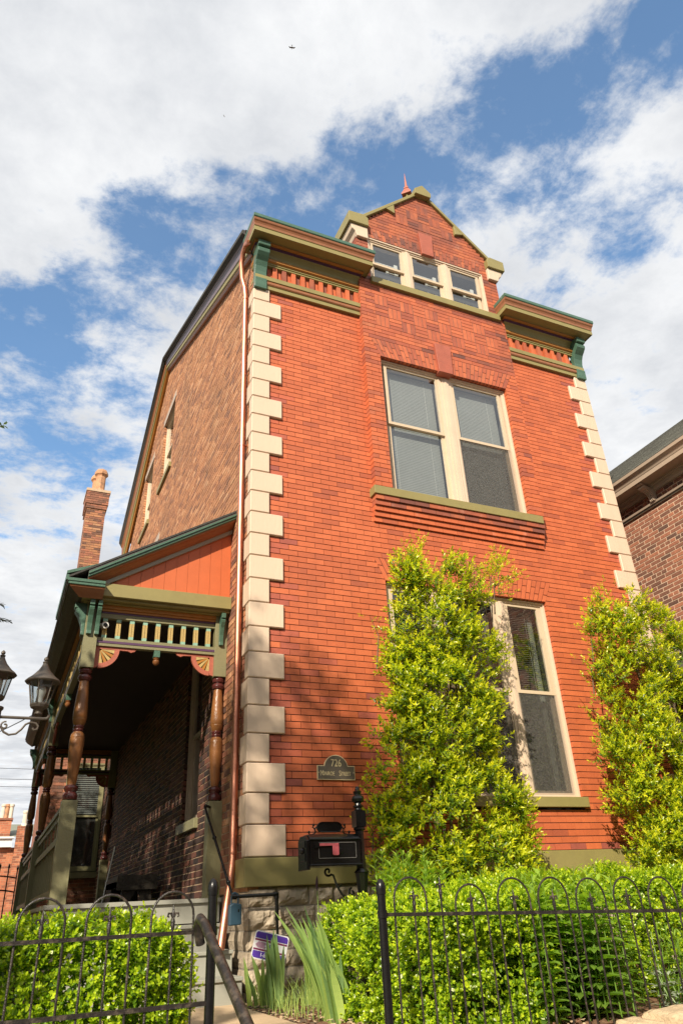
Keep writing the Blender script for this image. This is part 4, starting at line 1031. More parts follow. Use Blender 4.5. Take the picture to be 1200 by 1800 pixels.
mb.sphere((-.19, .83, .53), .02, M_iron, 10)
mb.build('pipe_joint', hr, smooth=True)
lb = empty('lockbox', (-.165, -.13, -.5), 'teal blue key lockbox hanging from the black pipe handrail', 'lockbox')
mb = MB(); mb.prism([(-.200, -.368), (-.165, -.350), (-.095, -.362), (-.095, -.515), (-.200, -.52)], -.155, -.095, 'y', M_lock); mb.build('lockbox_case', lb, bevel=.01)
mb = MB(); mb.tube([(-.18, -.125, -.37), (-.18, -.125, -.31), (-.17, -.125, -.285), (-.15, -.125, -.275), (-.13, -.125, -.285), (-.12, -.125, -.31), (-.12, -.125, -.37)], .008, M_lock, 8); mb.build('shackle', lb, smooth=True)
mb = MB(); mb.box(-.128, -.118, -.157, -.1545, -.42, -.40, M_gloss); mb.build('keyhole', lb)
# yard sign
sg = empty('yard_sign', (.06, -.42, -1.07), 'tilted purple and white security sign half hidden behind the iris leaves', 'sign')
ang = math.radians(-14)
def sgx(u, n, w): return (.065+(u*math.cos(ang)-w*math.sin(ang)), -.42+n, -.68+(u*math.sin(ang)+w*math.cos(ang)))
mb = MB(); mb.xf = sgx
def rrect(a, b, r): return [(sx*(a-r)+r*math.cos(t), sz*(b-r)+r*math.sin(t)) for sx, sz, t0 in ((1, 1, 0), (-1, 1, 90), (-1, -1, 180), (1, -1, 270)) for t in [math.radians(t0+30*k) for k in range(4)]]
mb.prism(rrect(.145, .098, .02), -.002, .003, 'y', M_signw)
mb.prism([(-.138, .045), (.138, .045), (.138, .075), (.125, .09), (-.125, .09), (-.138, .075)], -.0035, -.0022, 'y', M_signb)
mb.prism([(-.125, -.09), (.125, -.09), (.138, -.075), (.138, -.042), (-.138, -.042), (-.138, -.075)], -.0035, -.0022, 'y', M_signb)
mb.box(-.138, .138, -.0035, -.0022, .028, .040, M_signm); mb.box(-.138, .138, -.0035, -.0022, -.037, -.025, M_signm)
mb.prism([(-.128, .0), (-.105, .022), (-.045, .022), (-.035, .008), (-.055, .0), (-.035, -.008), (-.045, -.02), (-.105, -.02)], -.0035, -.0022, 'y', M_signg)
mb.build('sign_board', sg)
mb = MB(); mb.box(.055, .067, -.419, -.412, -1.12, -.70, M_iron); mb.build('sign_stake', sg)
def sgt(s_, sz, m, u, w_, sh=0): 
    p = sgx(u, -.0042, w_); text_obj(s_, sz, m, 'sign_lettering', sg, p, (RX, -ang, 0), .0005, 'LEFT', sh, .0008)
sgt('Ac', .05, M_signb, -.028, .0, .4); sgt('1-800-P', .038, M_signw, -.075, -.066)
# ------------------------------------------------------------------ lamp post
lp = empty('street_lamp', (-2.245, -.5, -2.05), 'weathered twin-arm lamp post with glass lanterns and scrolled brackets at the left edge', 'lamp post')
LY = -.5; LX = -2.245; AX = -1.925
def lantern(cx, cy, zb, k):
    s_ = 1.0
    mb = MB(); n = 6; a0 = math.radians(12)
    def hexr(r, z): return [(cx+r*math.cos(a0+2*math.pi*i/n), cy+r*math.sin(a0+2*math.pi*i/n), z) for i in range(n)]
    b, t = hexr(.068, zb+.075), hexr(.108, zb+.265)
    for i in range(n):
        j = (i+1) % n; mb.tube([b[i], t[i]], .0058, M_lampm, 6); mb.tube([b[i], b[j]], .008, M_lampm, 6); mb.tube([t[i], t[j]], .007, M_lampm, 6)
    mb.lathe([(.03, zb), (.022, zb+.02), (.035, zb+.035), (.065, zb+.05), (.073, zb+.07), (.07, zb+.078)], cx, cy, M_lampm, 12)
    fo = mb.build('lantern_frame', lp)
    mb = MB()
    for i in range(n):
        j = (i+1) % n; mb.quad(b[i], b[j], t[j], t[i], M_glass)
    mb.build('lantern_glass', fo)
    mb = MB()
    z = zb+.265
    mb.lathe([(.135, z-.012), (.140, z-.004), (.135, z+.006), (.105, z+.03), (.075, z+.06), (.045, z+.095), (.026, z+.13), (.018, z+.15), (.022, z+.155), (.022, z+.165), (.010, z+.17), (.018, z+.182), (.016, z+.196), (.003, z+.21)], cx, cy, M_lampm, 12)
    mb.build('lantern_roof', fo, smooth=True)
    mb = MB(); mb.lathe([(.018, zb+.07), (.024, zb+.10), (.022, zb+.13), (.030, zb+.15), (.038, zb+.18), (.036, zb+.205), (.024, zb+.225), (.006, zb+.232)], cx, cy, M_bulb, 14); mb.build('bulb', fo, smooth=True)
zarm = 1.045
lantern(AX, LY, zarm+.005, 0); lantern(LX-.32, LY, zarm+.005+.12, 1)
lantern(LX-.02, LY+.31, zarm+.13, 2)
mb = MB()
mb.lathe([(.09, -2.05), (.09, -1.85), (.05, -1.8), (.045, .3), (.047, .72), (.035, .74), (.030, .80), (.046, .82), (.05, .86), (.05, 1.06), (.062, 1.075), (.062, 1.09), (.03, 1.10), (.012, 1.12), (.016, 1.14), (.024, 1.155), (.012, 1.175), (.008, 1.19), (.001, 1.21)], LX, LY, M_lampm, 16)
mb.build('lamp_pole', lp, smooth=True)
for sx in (1, -1):
    mb = MB(); g = lambda x, z: (LX+sx*x, LY, z)
    mb.tube([g(.03, zarm-.03), g(.36, zarm-.03), g(.39, zarm-.028), g(.405, zarm-.012), (g(.40, zarm+.002))], .012, M_lampm, 8)
    pts = [g(.10+.028*math.cos(a)*k_, 0) for a, k_ in ()]
    sp = [g(.09+(.008+.024*t)*math.cos(2.2-7.2*t), zarm-.095+(.008+.024*t)*math.sin(2.2-7.2*t)) for t in [i/16 for i in range(17)]]
    mb.tube(sp, .007, M_lampm, 6)
    arc = [g(.06, zarm-.10), g(.09, zarm-.145), g(.13, zarm-.165), g(.18, zarm-.155), g(.215, zarm-.12), g(.24, zarm-.08), g(.275, zarm-.062), g(.315, zarm-.068), g(.335, zarm-.09), g(.33, zarm-.115), g(.305, zarm-.12), g(.295, zarm-.105)]
    mb.tube(arc, .0085, M_lampm, 8)
    mb.build('lamp_arm', lp, smooth=True)
mb = MB(); mb.tube([(LX, LY+.03, zarm-.03+.12), (LX-.02, LY+.31, zarm-.03+.12)], .012, M_lampm, 8); mb.build('lamp_arm', lp)
# bench / wooden planter on the porch and a thin pole
bn = empty('wooden_bench', (-.3, 4.0, DZ), 'dark weathered wooden bench against the brick wall inside the porch', 'bench')
mb = MB(); mb.box(-.56, -.06, 3.75, 4.9, -.06, .0, M_wood); mb.box(-.56, -.53, 3.75, 4.9, -.06, .06, M_wood); mb.box(-.56, -.06, 3.73, 3.749, -.10, .07, M_wood); mb.build('seat', bn)
for yy in (3.80, 4.75):
    mb = MB(); mb.prism([(-.50, DZ), (-.42, DZ), (-.30, -.10), (-.18, DZ), (-.10, DZ), (-.12, -.061), (-.48, -.061)], yy, yy+.05, 'y', M_wood); mb.build('leg', bn)
mb = MB(); mb.tube([(-.74, 3.7, DZ+.0), (-.60, 3.95, .42)], .008, M_white, 6); tag(mb.build('walking_stick'), 'thin pale stick leaning in the dark porch beside the bench', 'stick')
# ------------------------------------------------------------------ neighbour house on the right
nb = empty('neighbour_house', (7.0, 3, -1.05), 'brown brick neighbouring house with beige bracketed eaves and a grey green shingle roof', 'house')
NX = 7.0
mb = MB(); mb.xf = lambda u, n, w: (NX+n, u, w)
brickwork(mb, -.95, 5.36, lambda z: (-6, 9), [], bm=M_nbr, mm=M_mortn, L=.215, J=.0155, depth=.014, vary=.004, header=6, mrec=.003)
mb.xf = None
mb.build('side_wall', nb)
mb = MB(); mb.box(NX+.02, NX+7, -6, 9, -1.05, 5.0, M_nbr); mb.build('house_body', nb)
NP = [(0, 5.10), (.03, 5.10, M_beige), (.03, 5.13, M_wood), (.05, 5.135, M_beige), (.06, 5.165, M_beige), (0, 5.17, M_beige)]
NP2 = [(0, 5.33), (.03, 5.335, M_beige), (.055, 5.37, M_beige), (.06, 5.42, M_beige), (.085, 5.44, M_beige), (.085, 5.4525, M_beige)]
mb = MB()
def sw(prof, y0, y1):
    A = [mb.V((NX-q[0], y0, q[1])) for q in prof]; B = [mb.V((NX-q[0], y1, q[1])) for q in prof]
    for i in range(len(prof)-1): mb.F((A[i], B[i], B[i+1], A[i+1]), prof[i+1][2])
sw(NP, -6, 9); sw(NP2, -6, 9)
OV = .34
NP3 = [(.08, 5.452), (.33, 5.452, M_beige), (.33, 5.44, M_beige), (.342, 5.44, M_beige), (.342, 5.51, M_beige), (.35, 5.52, M_beige), (.36, 5.545, M_beige), (.39, 5.58, M_beige), (.415, 5.60, M_beige), (.42, 5.65, M_beige)]
mb2 = mb
sw([(q[0], q[1]-.0) + tuple(q[2:]) for q in NP3], -6, 9)
mb.build('eave_cornice', nb)
def nbr_bracket(y):
    mb = MB()
    ps = [(.03, 5.18), (.075, 5.18), (.08, 5.25), (.10, 5.33), (.14, 5.40), (.20, 5.44), (.24, 5.455), (.27, 5.48), (.275, 5.51), (.26, 5.53), (.30, 5.535), (.32, 5.56), (.31, 5.60), (.0, 5.45)]
    ps = [(p, 5.165+(z-5.18)*.68) for p, z in ps]; mb.prism([(NX-p, z) for p, z in ps], y-.055, y+.055, 'y', M_beige)
    for o_ in (-.03, 0, .03):
        mb.tube([(NX-p, y+o_, 5.165+(z-5.18)*.68) for p, z in [(.085, 5.19), (.09, 5.25), (.11, 5.33), (.15, 5.395), (.20, 5.43)]], .008, M_beige, 6)
    mb.build('eave_bracket', nb)
for y in (.42, 2.6, 4.8, -1.8): nbr_bracket(y)
mb = MB()
for i in range(23):
    a, b = i*.1, i*.1+.13; X0, X1 = NX-.42+a*.85, NX-.42+b*.85; Z0, Z1 = 5.65+a*.72, 5.65+b*.72
    y = -6+random.random()*.2
    while y < 9:
        y2 = min(y+.3, 9); mb.quad((X0, y+.003, Z0+.016), (X0, y2-.003, Z0+.016), (X1, y2, Z1+.004), (X1, y, Z1+.004), M_gshing, random.random()); mb.quad((X0, y, Z0+.002), (X0, y2, Z0+.002), (X0, y2, Z0+.016), (X0, y, Z0+.016), M_shing); y = y2
mb.quad((NX-.42, -6, 5.65), (NX-.42, 9, 5.65), (NX+1.55, 9, 7.31), (NX+1.55, -6, 7.31), M_shing)
mb.quad((NX+1.55, -6, 7.31), (NX+1.55, 9, 7.31), (NX+7, 9, 5.0), (NX+7, -6, 5.0), M_shing)
mb.build('shingle_roof', nb)
mb = MB()
for i in range(10):
    Z = 2.15+i*.055
    for j in range(20):
        y = -.6+j*.2+(.1 if i % 2 else 0); mb.box(NX-.75+i*.075, NX-.66+i*.075, y+.003, y+.197, Z, Z+.012, M_gshing, random.random())
mb.prism([(NX-.8, 2.12), (NX, 2.12), (NX, 2.72), (NX-.02, 2.72)], -.6, 3.4, 'y', M_shing); mb.box(NX-.04, NX, -.6, 3.4, 2.70, 2.80, M_cream)
mb.build('lean_to_roof', nb)
for hi, (xa, xb, hh) in enumerate(((-26, -17, 8.5), (-16.8, -9, 9.5), (-8.8, -1, 8), (-.8, 7, 9.2), (7.2, 15, 8.4), (15.2, 24, 9))):
    oh = empty('terraced_house', ((xa+xb)/2, -24, -2.2), ['brick terraced house far left across the road, behind the camera', 'second brick house from the left across the road', 'third brick house from the left across the road', 'fourth brick house from the left across the road', 'fifth brick house from the left across the road', 'brick house at the far right across the road'][hi], 'house', 'houses across the road')
    mb = MB(); mb.box(xa, xb, -30, -22, -2.3, hh-2.2, M_nbr if hi % 2 else M_farb); mb.box(xa-.1, xb+.1, -22, -21.6, hh-2.6, hh-2.2, M_beige); mb.build('wall', oh)
    for fz in (-.8, 2.3, 5.0):
        for k in range(3):
            xw = xa+(k+.5)*(xb-xa)/3
            if fz+1.7 > hh-2.7: continue
            mb = MB(); mb.box(xw-.62, xw+.62, -21.99, -21.93, fz-.1, fz+1.7, M_white); mb.box(xw-.5, xw+.5, -21.94, -21.92, fz, fz+1.6, M_gloss); mb.build('window', oh)
# ------------------------------------------------------------------ distant houses, gate, wires, birds
fh = empty('distant_brick_house', (-2.5, 30, -2), 'distant orange brick house with white cornice and clay chimney pots at the far left', 'house')
mb = MB(); mb.xf = lambda u, n, w: (u, n+30, w)
brickwork(mb, -1.4, 2.55, lambda z: (-9, 1.2), [(-2.6, -1.78, .8, 2.1)], bm=M_farb, mm=M_mortl, L=.25, H=.09, J=.014, depth=.02, vary=.004)
mb.xf = None; mb.box(-9, 1.2, 30.02, 36, -2.2, 2.5, M_farb); mb.build('wall', fh)
mb = MB(); mb.box(-9, -1.25, 29.75, 30, 2.52, 2.85, M_white); mb.box(-9, -1.2, 29.65, 30, 2.85, 2.92, M_white); mb.box(-.3, 1.2, 29.8, 30, 2.56, 2.75, M_white); mb.build('white_cornice', fh)
mb = MB(); mb.quad((-9, 29.8, 2.93), (1.2, 29.8, 2.93), (1.2, 33, 3.75), (-9, 33, 3.75), M_gshing); mb.build('roof', fh)
mb = MB(); mb.xf = lambda u, n, w: (u, n+29.9, w); brickwork(mb, 2.88, 3.60, lambda z: (-3.4, -1.38), [], bm=M_farb, mm=M_mortl, L=.25, H=.09, J=.014, end=.3); mb.xf = None; mb.box(-3.4, -1.38, 29.92, 30.6, 2.9, 3.62, M_farb); mb.box(-3.45, -1.34, 29.85, 30.65, 3.6, 3.68, M_nbr)
c1 = mb.build('chimney', fh)
for x_, m_ in ((-1.78, M_potw), (-1.47, M_pot), (-2.1, M_potw)):
    mb = MB(); mb.lathe([(.09, 3.68), (.085, 4.15), (.11, 4.18), (.11, 4.26), (.08, 4.28)], x_ if x_ != -1.47 else -1.63, 30.2, m_, 12); mb.build('chimney_pot', c1)
mb = MB(); mb.lathe([(.09, 3.68), (.085, 4.15), (.11, 4.18), (.11, 4.26), (.08, 4.28)], -1.46, 30.2, M_potw, 12); mb.build('chimney_pot', c1)
mb = MB(); mb.xf = lambda u, n, w: (u, n+29.7, w); brickwork(mb, -1.5, 3.3, lambda z: (-1.12, -.55), [], bm=M_farb, mm=M_mortl, L=.25, H=.09, J=.014, end=.25); mb.xf = None; mb.box(-1.12, -.55, 29.72, 30, -1.5, 3.36, M_nbr)
c2 = mb.build('chimney_stack', fh)
mb = MB(); mb.lathe([(.16, 3.34), (.10, 3.45), (.095, 3.85), (.12, 3.88), (.12, 3.95), (.09, 3.97)], -.86, 29.85, M_potw, 12); mb.build('chimney_pot', c2)
mb = MB(); mb.box(-2.6, -1.78, 29.96, 30.05, .8, 2.1, M_glass); mb.box(-2.62, -1.70, 29.9, 29.98, 2.1, 2.25, M_white)
for (a, b) in ((-2.62, -2.5), (-1.82, -1.74)): mb.box(a, b, 29.93, 29.99, .8, 2.1, M_white)
mb.box(-2.62, -1.72, 29.88, 29.98, .7, .8, M_white); mb.build('window', fh)
mb = MB(); mb.box(-6, -.6, 27.5, 27.7, -2.2, -.55, M_walk); tag(mb.build('garden_wall'), 'pale stone garden wall below the distant brick house', 'wall')
gt = empty('iron_gate', (-2.3, 8.2, -1.1), 'tall thin black iron gate with curved top rails beyond the left lamp post', 'gate')
for i in range(7):
    x = -2.46+i*.145; zt = .45-.28*((x+1.95)/.5)**2*.3
    mb = MB(); mb.tube([(x, 8.6, -1.12), (x, 8.6, zt+.03)], .011, M_iron, 6); mb.tube([(x, 8.6, zt+.02), (x, 8.6, zt+.06), (x, 8.6, zt+.11)], [.011, .02, .002], M_iron, 6); mb.build('gate_bar', gt)
mb = MB()
for dz in (-.10, -.32): mb.tube([(-2.5+.1*i, 8.6, .45-.28*((-2.5+.1*i+1.95)/.5)**2*.3+dz) for i in range(10)], .012, M_iron, 6)
for z in (-.75, -1.0): mb.tube([(-2.5, 8.6, z), (-1.6, 8.6, z)], .012, M_iron, 6)
mb.build('gate_rail', gt)
def wire(name, a, b, sag, r, lab):
    a, b = Vector(a), Vector(b); mb = MB()
    mb.tube([a.lerp(b, t)-Vector((0, 0, sag*4*t*(1-t))) for t in [i/20 for i in range(21)]], r, M_wire, 5); tag(mb.build(name), lab, 'wire', 'overhead wires at the far left')
wire('overhead_wire', (-8, 22, 3.4), (.3, 27, 8.6), .6, .02, 'lowest dark service wire climbing toward the porch at the far left')
for i, z in enumerate((6.6, 6.1, 5.75)): wire('overhead_wire', (-14, 34, z), (9, 34, z-.25), .05, .012, ['topmost faint wire above the distant chimneys', 'middle faint wire above the distant chimneys', 'lowest faint wire above the distant chimneys'][i])
def bird(loc, head, roll, span, lab):
    t = empty('bird', loc, lab, 'bird', 'small dark birds in the sky')
    mb = MB()
    mb.tube([(0, -.07, 0), (0, -.05, 0), (0, 0, 0), (0, .05, 0), (0, .08, 0), (0, .10, 0)], [.006, .016, .024, .018, .012, .002], M_bird, 8)
    mb.prism([(-.008, -.06), (.008, -.06), (.03, -.16), (0, -.13), (-.03, -.16)], -.003, .003, 'z', M_bird)
    b = mb.build('body', None)
    ws = []
    for s_ in (-1, 1):
        mb = MB()
        for (a, c, d, e) in (((.01, .03), (.12, .05), (.12, -.03), (.01, -.03)), ((.12, .05), (.24, -.02), (.22, -.04), (.12, -.03))):
            P = [(s_*p[0]*span, p[1], .05*p[0]) for p in (a, c, d, e)]; P2 = [(p[0], p[1], p[2]-.004) for p in P]
            mb.poly(P, M_bird); mb.poly(P2[::-1], M_bird)
            for i in range(4): j = (i+1) % 4; mb.quad(P[j], P[i], P2[i], P2[j], M_bird)
        ws.append(mb.build('wing', None))
    for o in [b]+ws: o.parent = t
    t.rotation_euler = (roll[0], roll[1], head)
bird(CAM+Vector((.211, .527, 1.047))*44, math.radians(-20), (math.radians(-20), math.radians(10)), .9, 'small brown bird with spread wings flying high near the top of the sky')
bird(CAM+Vector((.14, .608, .968))*60, math.radians(-50), (0, math.radians(80)), .7, 'tiny dark bird gliding side-on left of and below the larger bird')
# ------------------------------------------------------------------ foliage
def leaves(name, P, D, Nn, L, Wd, rnd, m, parent=None, fold=.25, droop=.1, origin=None):
    """one mesh of many folded leaves"""
    n = len(P); D = D/np.linalg.norm(D, axis=1)[:, None]
    S = np.cross(D, Nn); S /= (np.linalg.norm(S, axis=1)[:, None]+1e-9); Nn = np.cross(S, D)
    L = np.asarray(L)[:, None]; Wd = np.asarray(Wd)[:, None]
    def pt(a, b, c): return P+D*L*a+S*Wd*b+Nn*Wd*c
    pts = [pt(0, 0, 0), pt(.35, .5, fold), pt(.72, .40, fold-droop), pt(1, 0, -droop*2), pt(.72, -.40, fold-droop), pt(.35, -.5, fold), pt(.5, 0, 0)]
    V = np.stack(pts, 1).reshape(-1, 3)
    if origin is not None: V = V-np.array(origin)
    base = (np.arange(n)*7)[:, None]
    F = np.concatenate([base+np.array([[0, 1, 2, 6]]), base+np.array([[6, 2, 3, 3]])], 1)
    quads = np.concatenate([base+np.array([[0, 6, 2, 1]]), base+np.array([[0, 5, 4, 6]])], 0)
    tris = np.concatenate([base+np.array([[6, 3, 2]]), base+np.array([[6, 4, 3]])], 0)
    me = bpy.data.meshes.new(name)
    me.vertices.add(len(V)); me.vertices.foreach_set('co', V.astype(np.float32).ravel())
    loops = np.concatenate([quads.ravel(), tris.ravel()]); me.loops.add(len(loops)); me.loops.foreach_set('vertex_index', loops.astype(np.int32))
    tot = np.concatenate([np.full(len(quads), 4), np.full(len(tris), 3)]); st = np.concatenate([[0], np.cumsum(tot)[:-1]])
    me.polygons.add(len(tot)); me.polygons.foreach_set('loop_start', st.astype(np.int32)); me.polygons.foreach_set('loop_total', tot.astype(np.int32))
    a = me.attributes.new('rnd', 'FLOAT', 'FACE'); a.data.foreach_set('value', np.concatenate([rnd, rnd, rnd, rnd]).astype(np.float32))
    me.materials.append(m); me.update(calc_edges=True); me.validate()
    o = bpy.data.objects.new(name, me); C.objects.link(o)
    if parent: o.parent = parent; o.location = (Vector(origin) if origin is not None else Vector())-wloc(parent)
    return o
def unit(a): return a/(np.linalg.norm(a, axis=1)[:, None]+1e-9)
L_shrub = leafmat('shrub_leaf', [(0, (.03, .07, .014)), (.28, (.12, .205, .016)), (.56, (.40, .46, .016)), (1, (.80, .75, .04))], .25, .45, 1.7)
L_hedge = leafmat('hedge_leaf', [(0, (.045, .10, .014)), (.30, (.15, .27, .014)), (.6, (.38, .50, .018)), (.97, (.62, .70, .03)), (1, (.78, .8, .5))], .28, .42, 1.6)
L_plant = leafmat('broad_leaf', [(0, (.09, .18, .035)), (.6, (.22, .36, .05)), (1, (.42, .55, .06))], .4, .45, 1.6)
L_iris = leafmat('iris_blade', [(0, (.10, .18, .07)), (.6, (.27, .39, .11)), (1, (.50, .60, .16))], .45, .3, 1.4)
L_tree = leafmat('tree_leaf', [(0, (.04, .08, .02)), (1, (.10, .18, .03))], .45, .3, 1.4)
L_con = leafmat('conifer_needle', [(0, (.03, .05, .02)), (1, (.09, .11, .03))], .6, .2, 1.2)
L_grey = leafmat('silver_leaf', [(0, (.20, .25, .17)), (1, (.42, .47, .36))], .6, .2, 1.2)
def sprigs(B, Dr, Ls, nleaf, ll, lw, rng, spread=.75, tipbright=.45, base=.25):
    """leaves set spirally along sprigs starting at B in direction Dr with length Ls"""
    n = len(B); P = []; D = []; Nn = []; L = []; Wd = []; R = []
    ref = unit(np.cross(Dr, rng.normal(size=(n, 3)))); ref2 = np.cross(Dr, ref)
    a0 = rng.uniform(0, 6.28, n); rb = rng.normal(0, .12, n)
    for k in range(nleaf):
        t = (k+1)/nleaf; ang = a0+k*2.4
        rad = ref*np.cos(ang)[:, None]+ref2*np.sin(ang)[:, None]
        P.append(B+Dr*(Ls*t)[:, None]); d = unit(Dr*(.25+.9*t**2)+rad*spread*(1.25-.7*t)+rng.normal(0, .15, (n, 3))); D.append(d)
        nn = unit(Dr*1.0-rad*.3+np.array([[0, 0, .35]])+rng.normal(0, .2, (n, 3))); Nn.append(nn)
        sc_ = rng.uniform(.75, 1.15, n)*(1 if t < .8 else .8); L.append(ll*sc_); Wd.append(lw*sc_)
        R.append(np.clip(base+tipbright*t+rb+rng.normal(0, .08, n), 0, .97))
    return [np.concatenate(x) for x in (P, D, Nn, L, Wd, R)]
def tall_shrub(name, lab, prof, n, seed, wisps, ycen=-.52, yth=.30, stems=()):
    """prof: list (z, xl, xr) in the garden bed, hugging the wall"""
    r = np.random.default_rng(seed); zs = np.array([p[0] for p in prof]); xl = np.array([p[1] for p in prof]); xr = np.array([p[2] for p in prof])
    t = empty(name, (float((xl[0]+xr[0])/2), ycen, -1.08), lab, 'shrub', 'tall shrubs against the front wall')
    # cluster centres inside the envelope
    nc = int(n/20); cz = r.uniform(zs[0], zs[-1], nc*3); cl, cr = np.interp(cz, zs, xl), np.interp(cz, zs, xr)
    keep = r.random(len(cz)) < (cr-cl)/(cr-cl).max(); cz, cl, cr = cz[keep][:nc], cl[keep][:nc], cr[keep][:nc]; nc = len(cz)
    u = r.uniform(-1, 1, nc); ph = r.uniform(0, 6.28, nc)
    cx = (cl+cr)/2+u*(cr-cl)/2*.93; taper = np.sqrt(np.clip(1-u**2*.8, .15, 1))*np.interp(cz, [zs[0], zs[-1]], [1.1, .55])
    cy = ycen+yth*taper*r.uniform(-1.0, .55, nc)
    idx = r.integers(0, nc, n); rad = r.uniform(.03, .15, n)
    off = unit(r.normal(size=(n, 3)))*rad[:, None]; off[:, 1] -= .02
    B = np.stack([cx, cy, cz], 1)[idx]+off
    out_ = unit(np.stack([(cx-(cl+cr)/2)[idx]*1.0, (cy-ycen)[idx]*2.5-.25, np.full(n, .0)], 1)+1e-6)
    Dr = unit(off/rad[:, None]*.6+out_*.55+np.array([[0, -.12, .75]])+r.normal(0, .25, (n, 3)))
    B[:, 1] = np.minimum(B[:, 1], -.10)
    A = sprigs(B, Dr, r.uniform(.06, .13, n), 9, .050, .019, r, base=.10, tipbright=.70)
    if wisps:
        wb = []; wd = []
        for (x0, z0, x1, z1, cnt) in wisps:
            for k in range(cnt):
                tt = k/cnt; wb.append((x0+(x1-x0)*tt+r.normal(0, .03), ycen+r.normal(0, .05), z0+(z1-z0)*tt+r.normal(0, .03))); wd.append((x1-x0+r.normal(0, .35), r.normal(0, .4), z1-z0+.2))
        A2 = sprigs(np.array(wb), unit(np.array(wd)), r.uniform(.05, .11, len(wb)), 8, .032, .013, r, base=.35, tipbright=.5)
        A = [np.concatenate([a, b]) for a, b in zip(A, A2)]
    leaves('foliage', *A, L_shrub, t, origin=t.location)
    mb = MB()
    for k in range(9):
        x = float((xl[0]+xr[0])/2)+r.normal(0, .12); zt = zs[-1]-r.uniform(0, 1.0); xt = np.interp(zt, zs, (xl+xr)/2)+r.normal(0, .25)
        mb.tube([(x, ycen, -1.1), (x+(xt-x)*.3+r.normal(0, .05), ycen+r.normal(0, .05), zt*.3-.5), (x+(xt-x)*.7+r.normal(0, .05), ycen+r.normal(0, .06), zt*.7), (xt, ycen+r.normal(0, .06), zt)], [.022, .016, .010, .003], M_bark, 6)
    if wisps:
        for (x0, z0, x1, z1, cnt) in wisps: mb.tube([(x0-.05, ycen, z0-.35), (x0, ycen, z0), (x1, ycen, z1)], [.008, .005, .002], M_bark, 5)
    mb.build('branches', t)
    return t
tall_shrub('tall_shrub', 'tall bushy green shrub covering the left half of the ground floor window', [(-.9, 1.05, 2.5), (-.3, .98, 2.66), (.2, .98, 2.66), (.45, 1.0, 2.66), (.8, 1.05, 2.44), (1.15, 1.10, 2.40), (1.5, 1.24, 2.56), (1.9, 1.27, 2.56), (2.2, 1.38, 2.45), (2.5, 1.44, 2.5), (2.75, 1.45, 2.50), (2.98, 1.52, 2.2)], 6000, 3,
           [(1.75, 2.8, 1.85, 3.22, 36), (1.62, 2.7, 1.66, 3.12, 26), (2.0, 2.8, 2.2, 3.05, 20), (2.35, 2.7, 2.55, 3.0, 18), (2.6, 2.5, 2.85, 3.05, 16), (2.72, 2.85, 2.98, 3.15, 44), (2.85, 3.0, 2.87, 3.30, 14), (2.75, 2.75, 3.15, 2.95, 34), (2.5, 2.9, 2.85, 3.05, 24), (2.7, 2.65, 3.05, 2.70, 10), (1.2, 2.0, 1.12, 2.2, 7), (1.1, .4, .92, .52, 10), (1.0, .15, .88, .3, 8)])
tall_shrub('tall_shrub', 'tall bushy green shrub beside the right corner quoins and neighbouring house', [(-.9, 4.0, 6.2), (-.3, 3.85, 6.3), (.4, 3.80, 6.2), (1.0, 3.74, 6.1), (1.5, 3.78, 5.95), (2.0, 3.88, 5.75), (2.4, 4.02, 5.5), (2.75, 4.18, 5.15)], 6800, 5,
           [(4.35, 2.6, 4.45, 2.98, 22), (4.2, 2.5, 4.15, 2.8, 14), (4.6, 2.6, 4.75, 2.9, 18), (4.9, 2.5, 5.15, 2.8, 18), (4.05, 2.3, 3.9, 2.4, 9), (3.95, 1.9, 3.8, 2.0, 6), (3.9, 1.35, 3.75, 1.4, 6)], yth=.34)
# vine-like tree with hanging leaves at the right edge
def limbs(mb, base, top, r0, nb, spread, rr, up=.5):
    base, top = Vector(base), Vector(top); mb.tube([base, base.lerp(top, .5)+Vector((rr.normal(0, .06), rr.normal(0, .06), 0)), top], [r0, r0*.75, r0*.25], M_bark, 10)
    tips = []
    for k in range(nb):
        t = rr.uniform(.35, .98); p = base.lerp(top, t); a = rr.uniform(0, 6.28); L_ = spread*rr.uniform(.5, 1)
        q = p+Vector((math.cos(a)*L_, math.sin(a)*L_, L_*up*rr.uniform(.3, 1.2))); mid = p.lerp(q, .5)+Vector((0, 0, L_*.12)); mb.tube([p, mid, q], [r0*.35, r0*.2, r0*.05], M_bark, 6); tips += [mid, q, p.lerp(q, .8)]
    return tips
r = np.random.default_rng(21)
tv = empty('slender_tree', (6.5, -.35, -1.08), 'slender leafy young tree at the right edge in front of the brown brick wall', 'tree')
mb = MB(); tips = limbs(mb, (6.5, -.35, -1.1), (6.35, -.4, 2.5), .03, 16, .55, r, .3); mb.build('trunk', tv)
Bp = np.array([list(t) for t in tips for _ in range(9)])+r.normal(0, .10, (len(tips)*9, 3)); Dr = unit(r.normal(0, 1, Bp.shape)*np.array([[1, .6, .3]])+np.array([[-.4, 0, -.1]]))
A = sprigs(Bp, Dr, r.uniform(.10, .2, len(Bp)), 6, .07, .026, r, spread=.9); leaves('crown', *A, L_plant, tv, origin=tv.location)
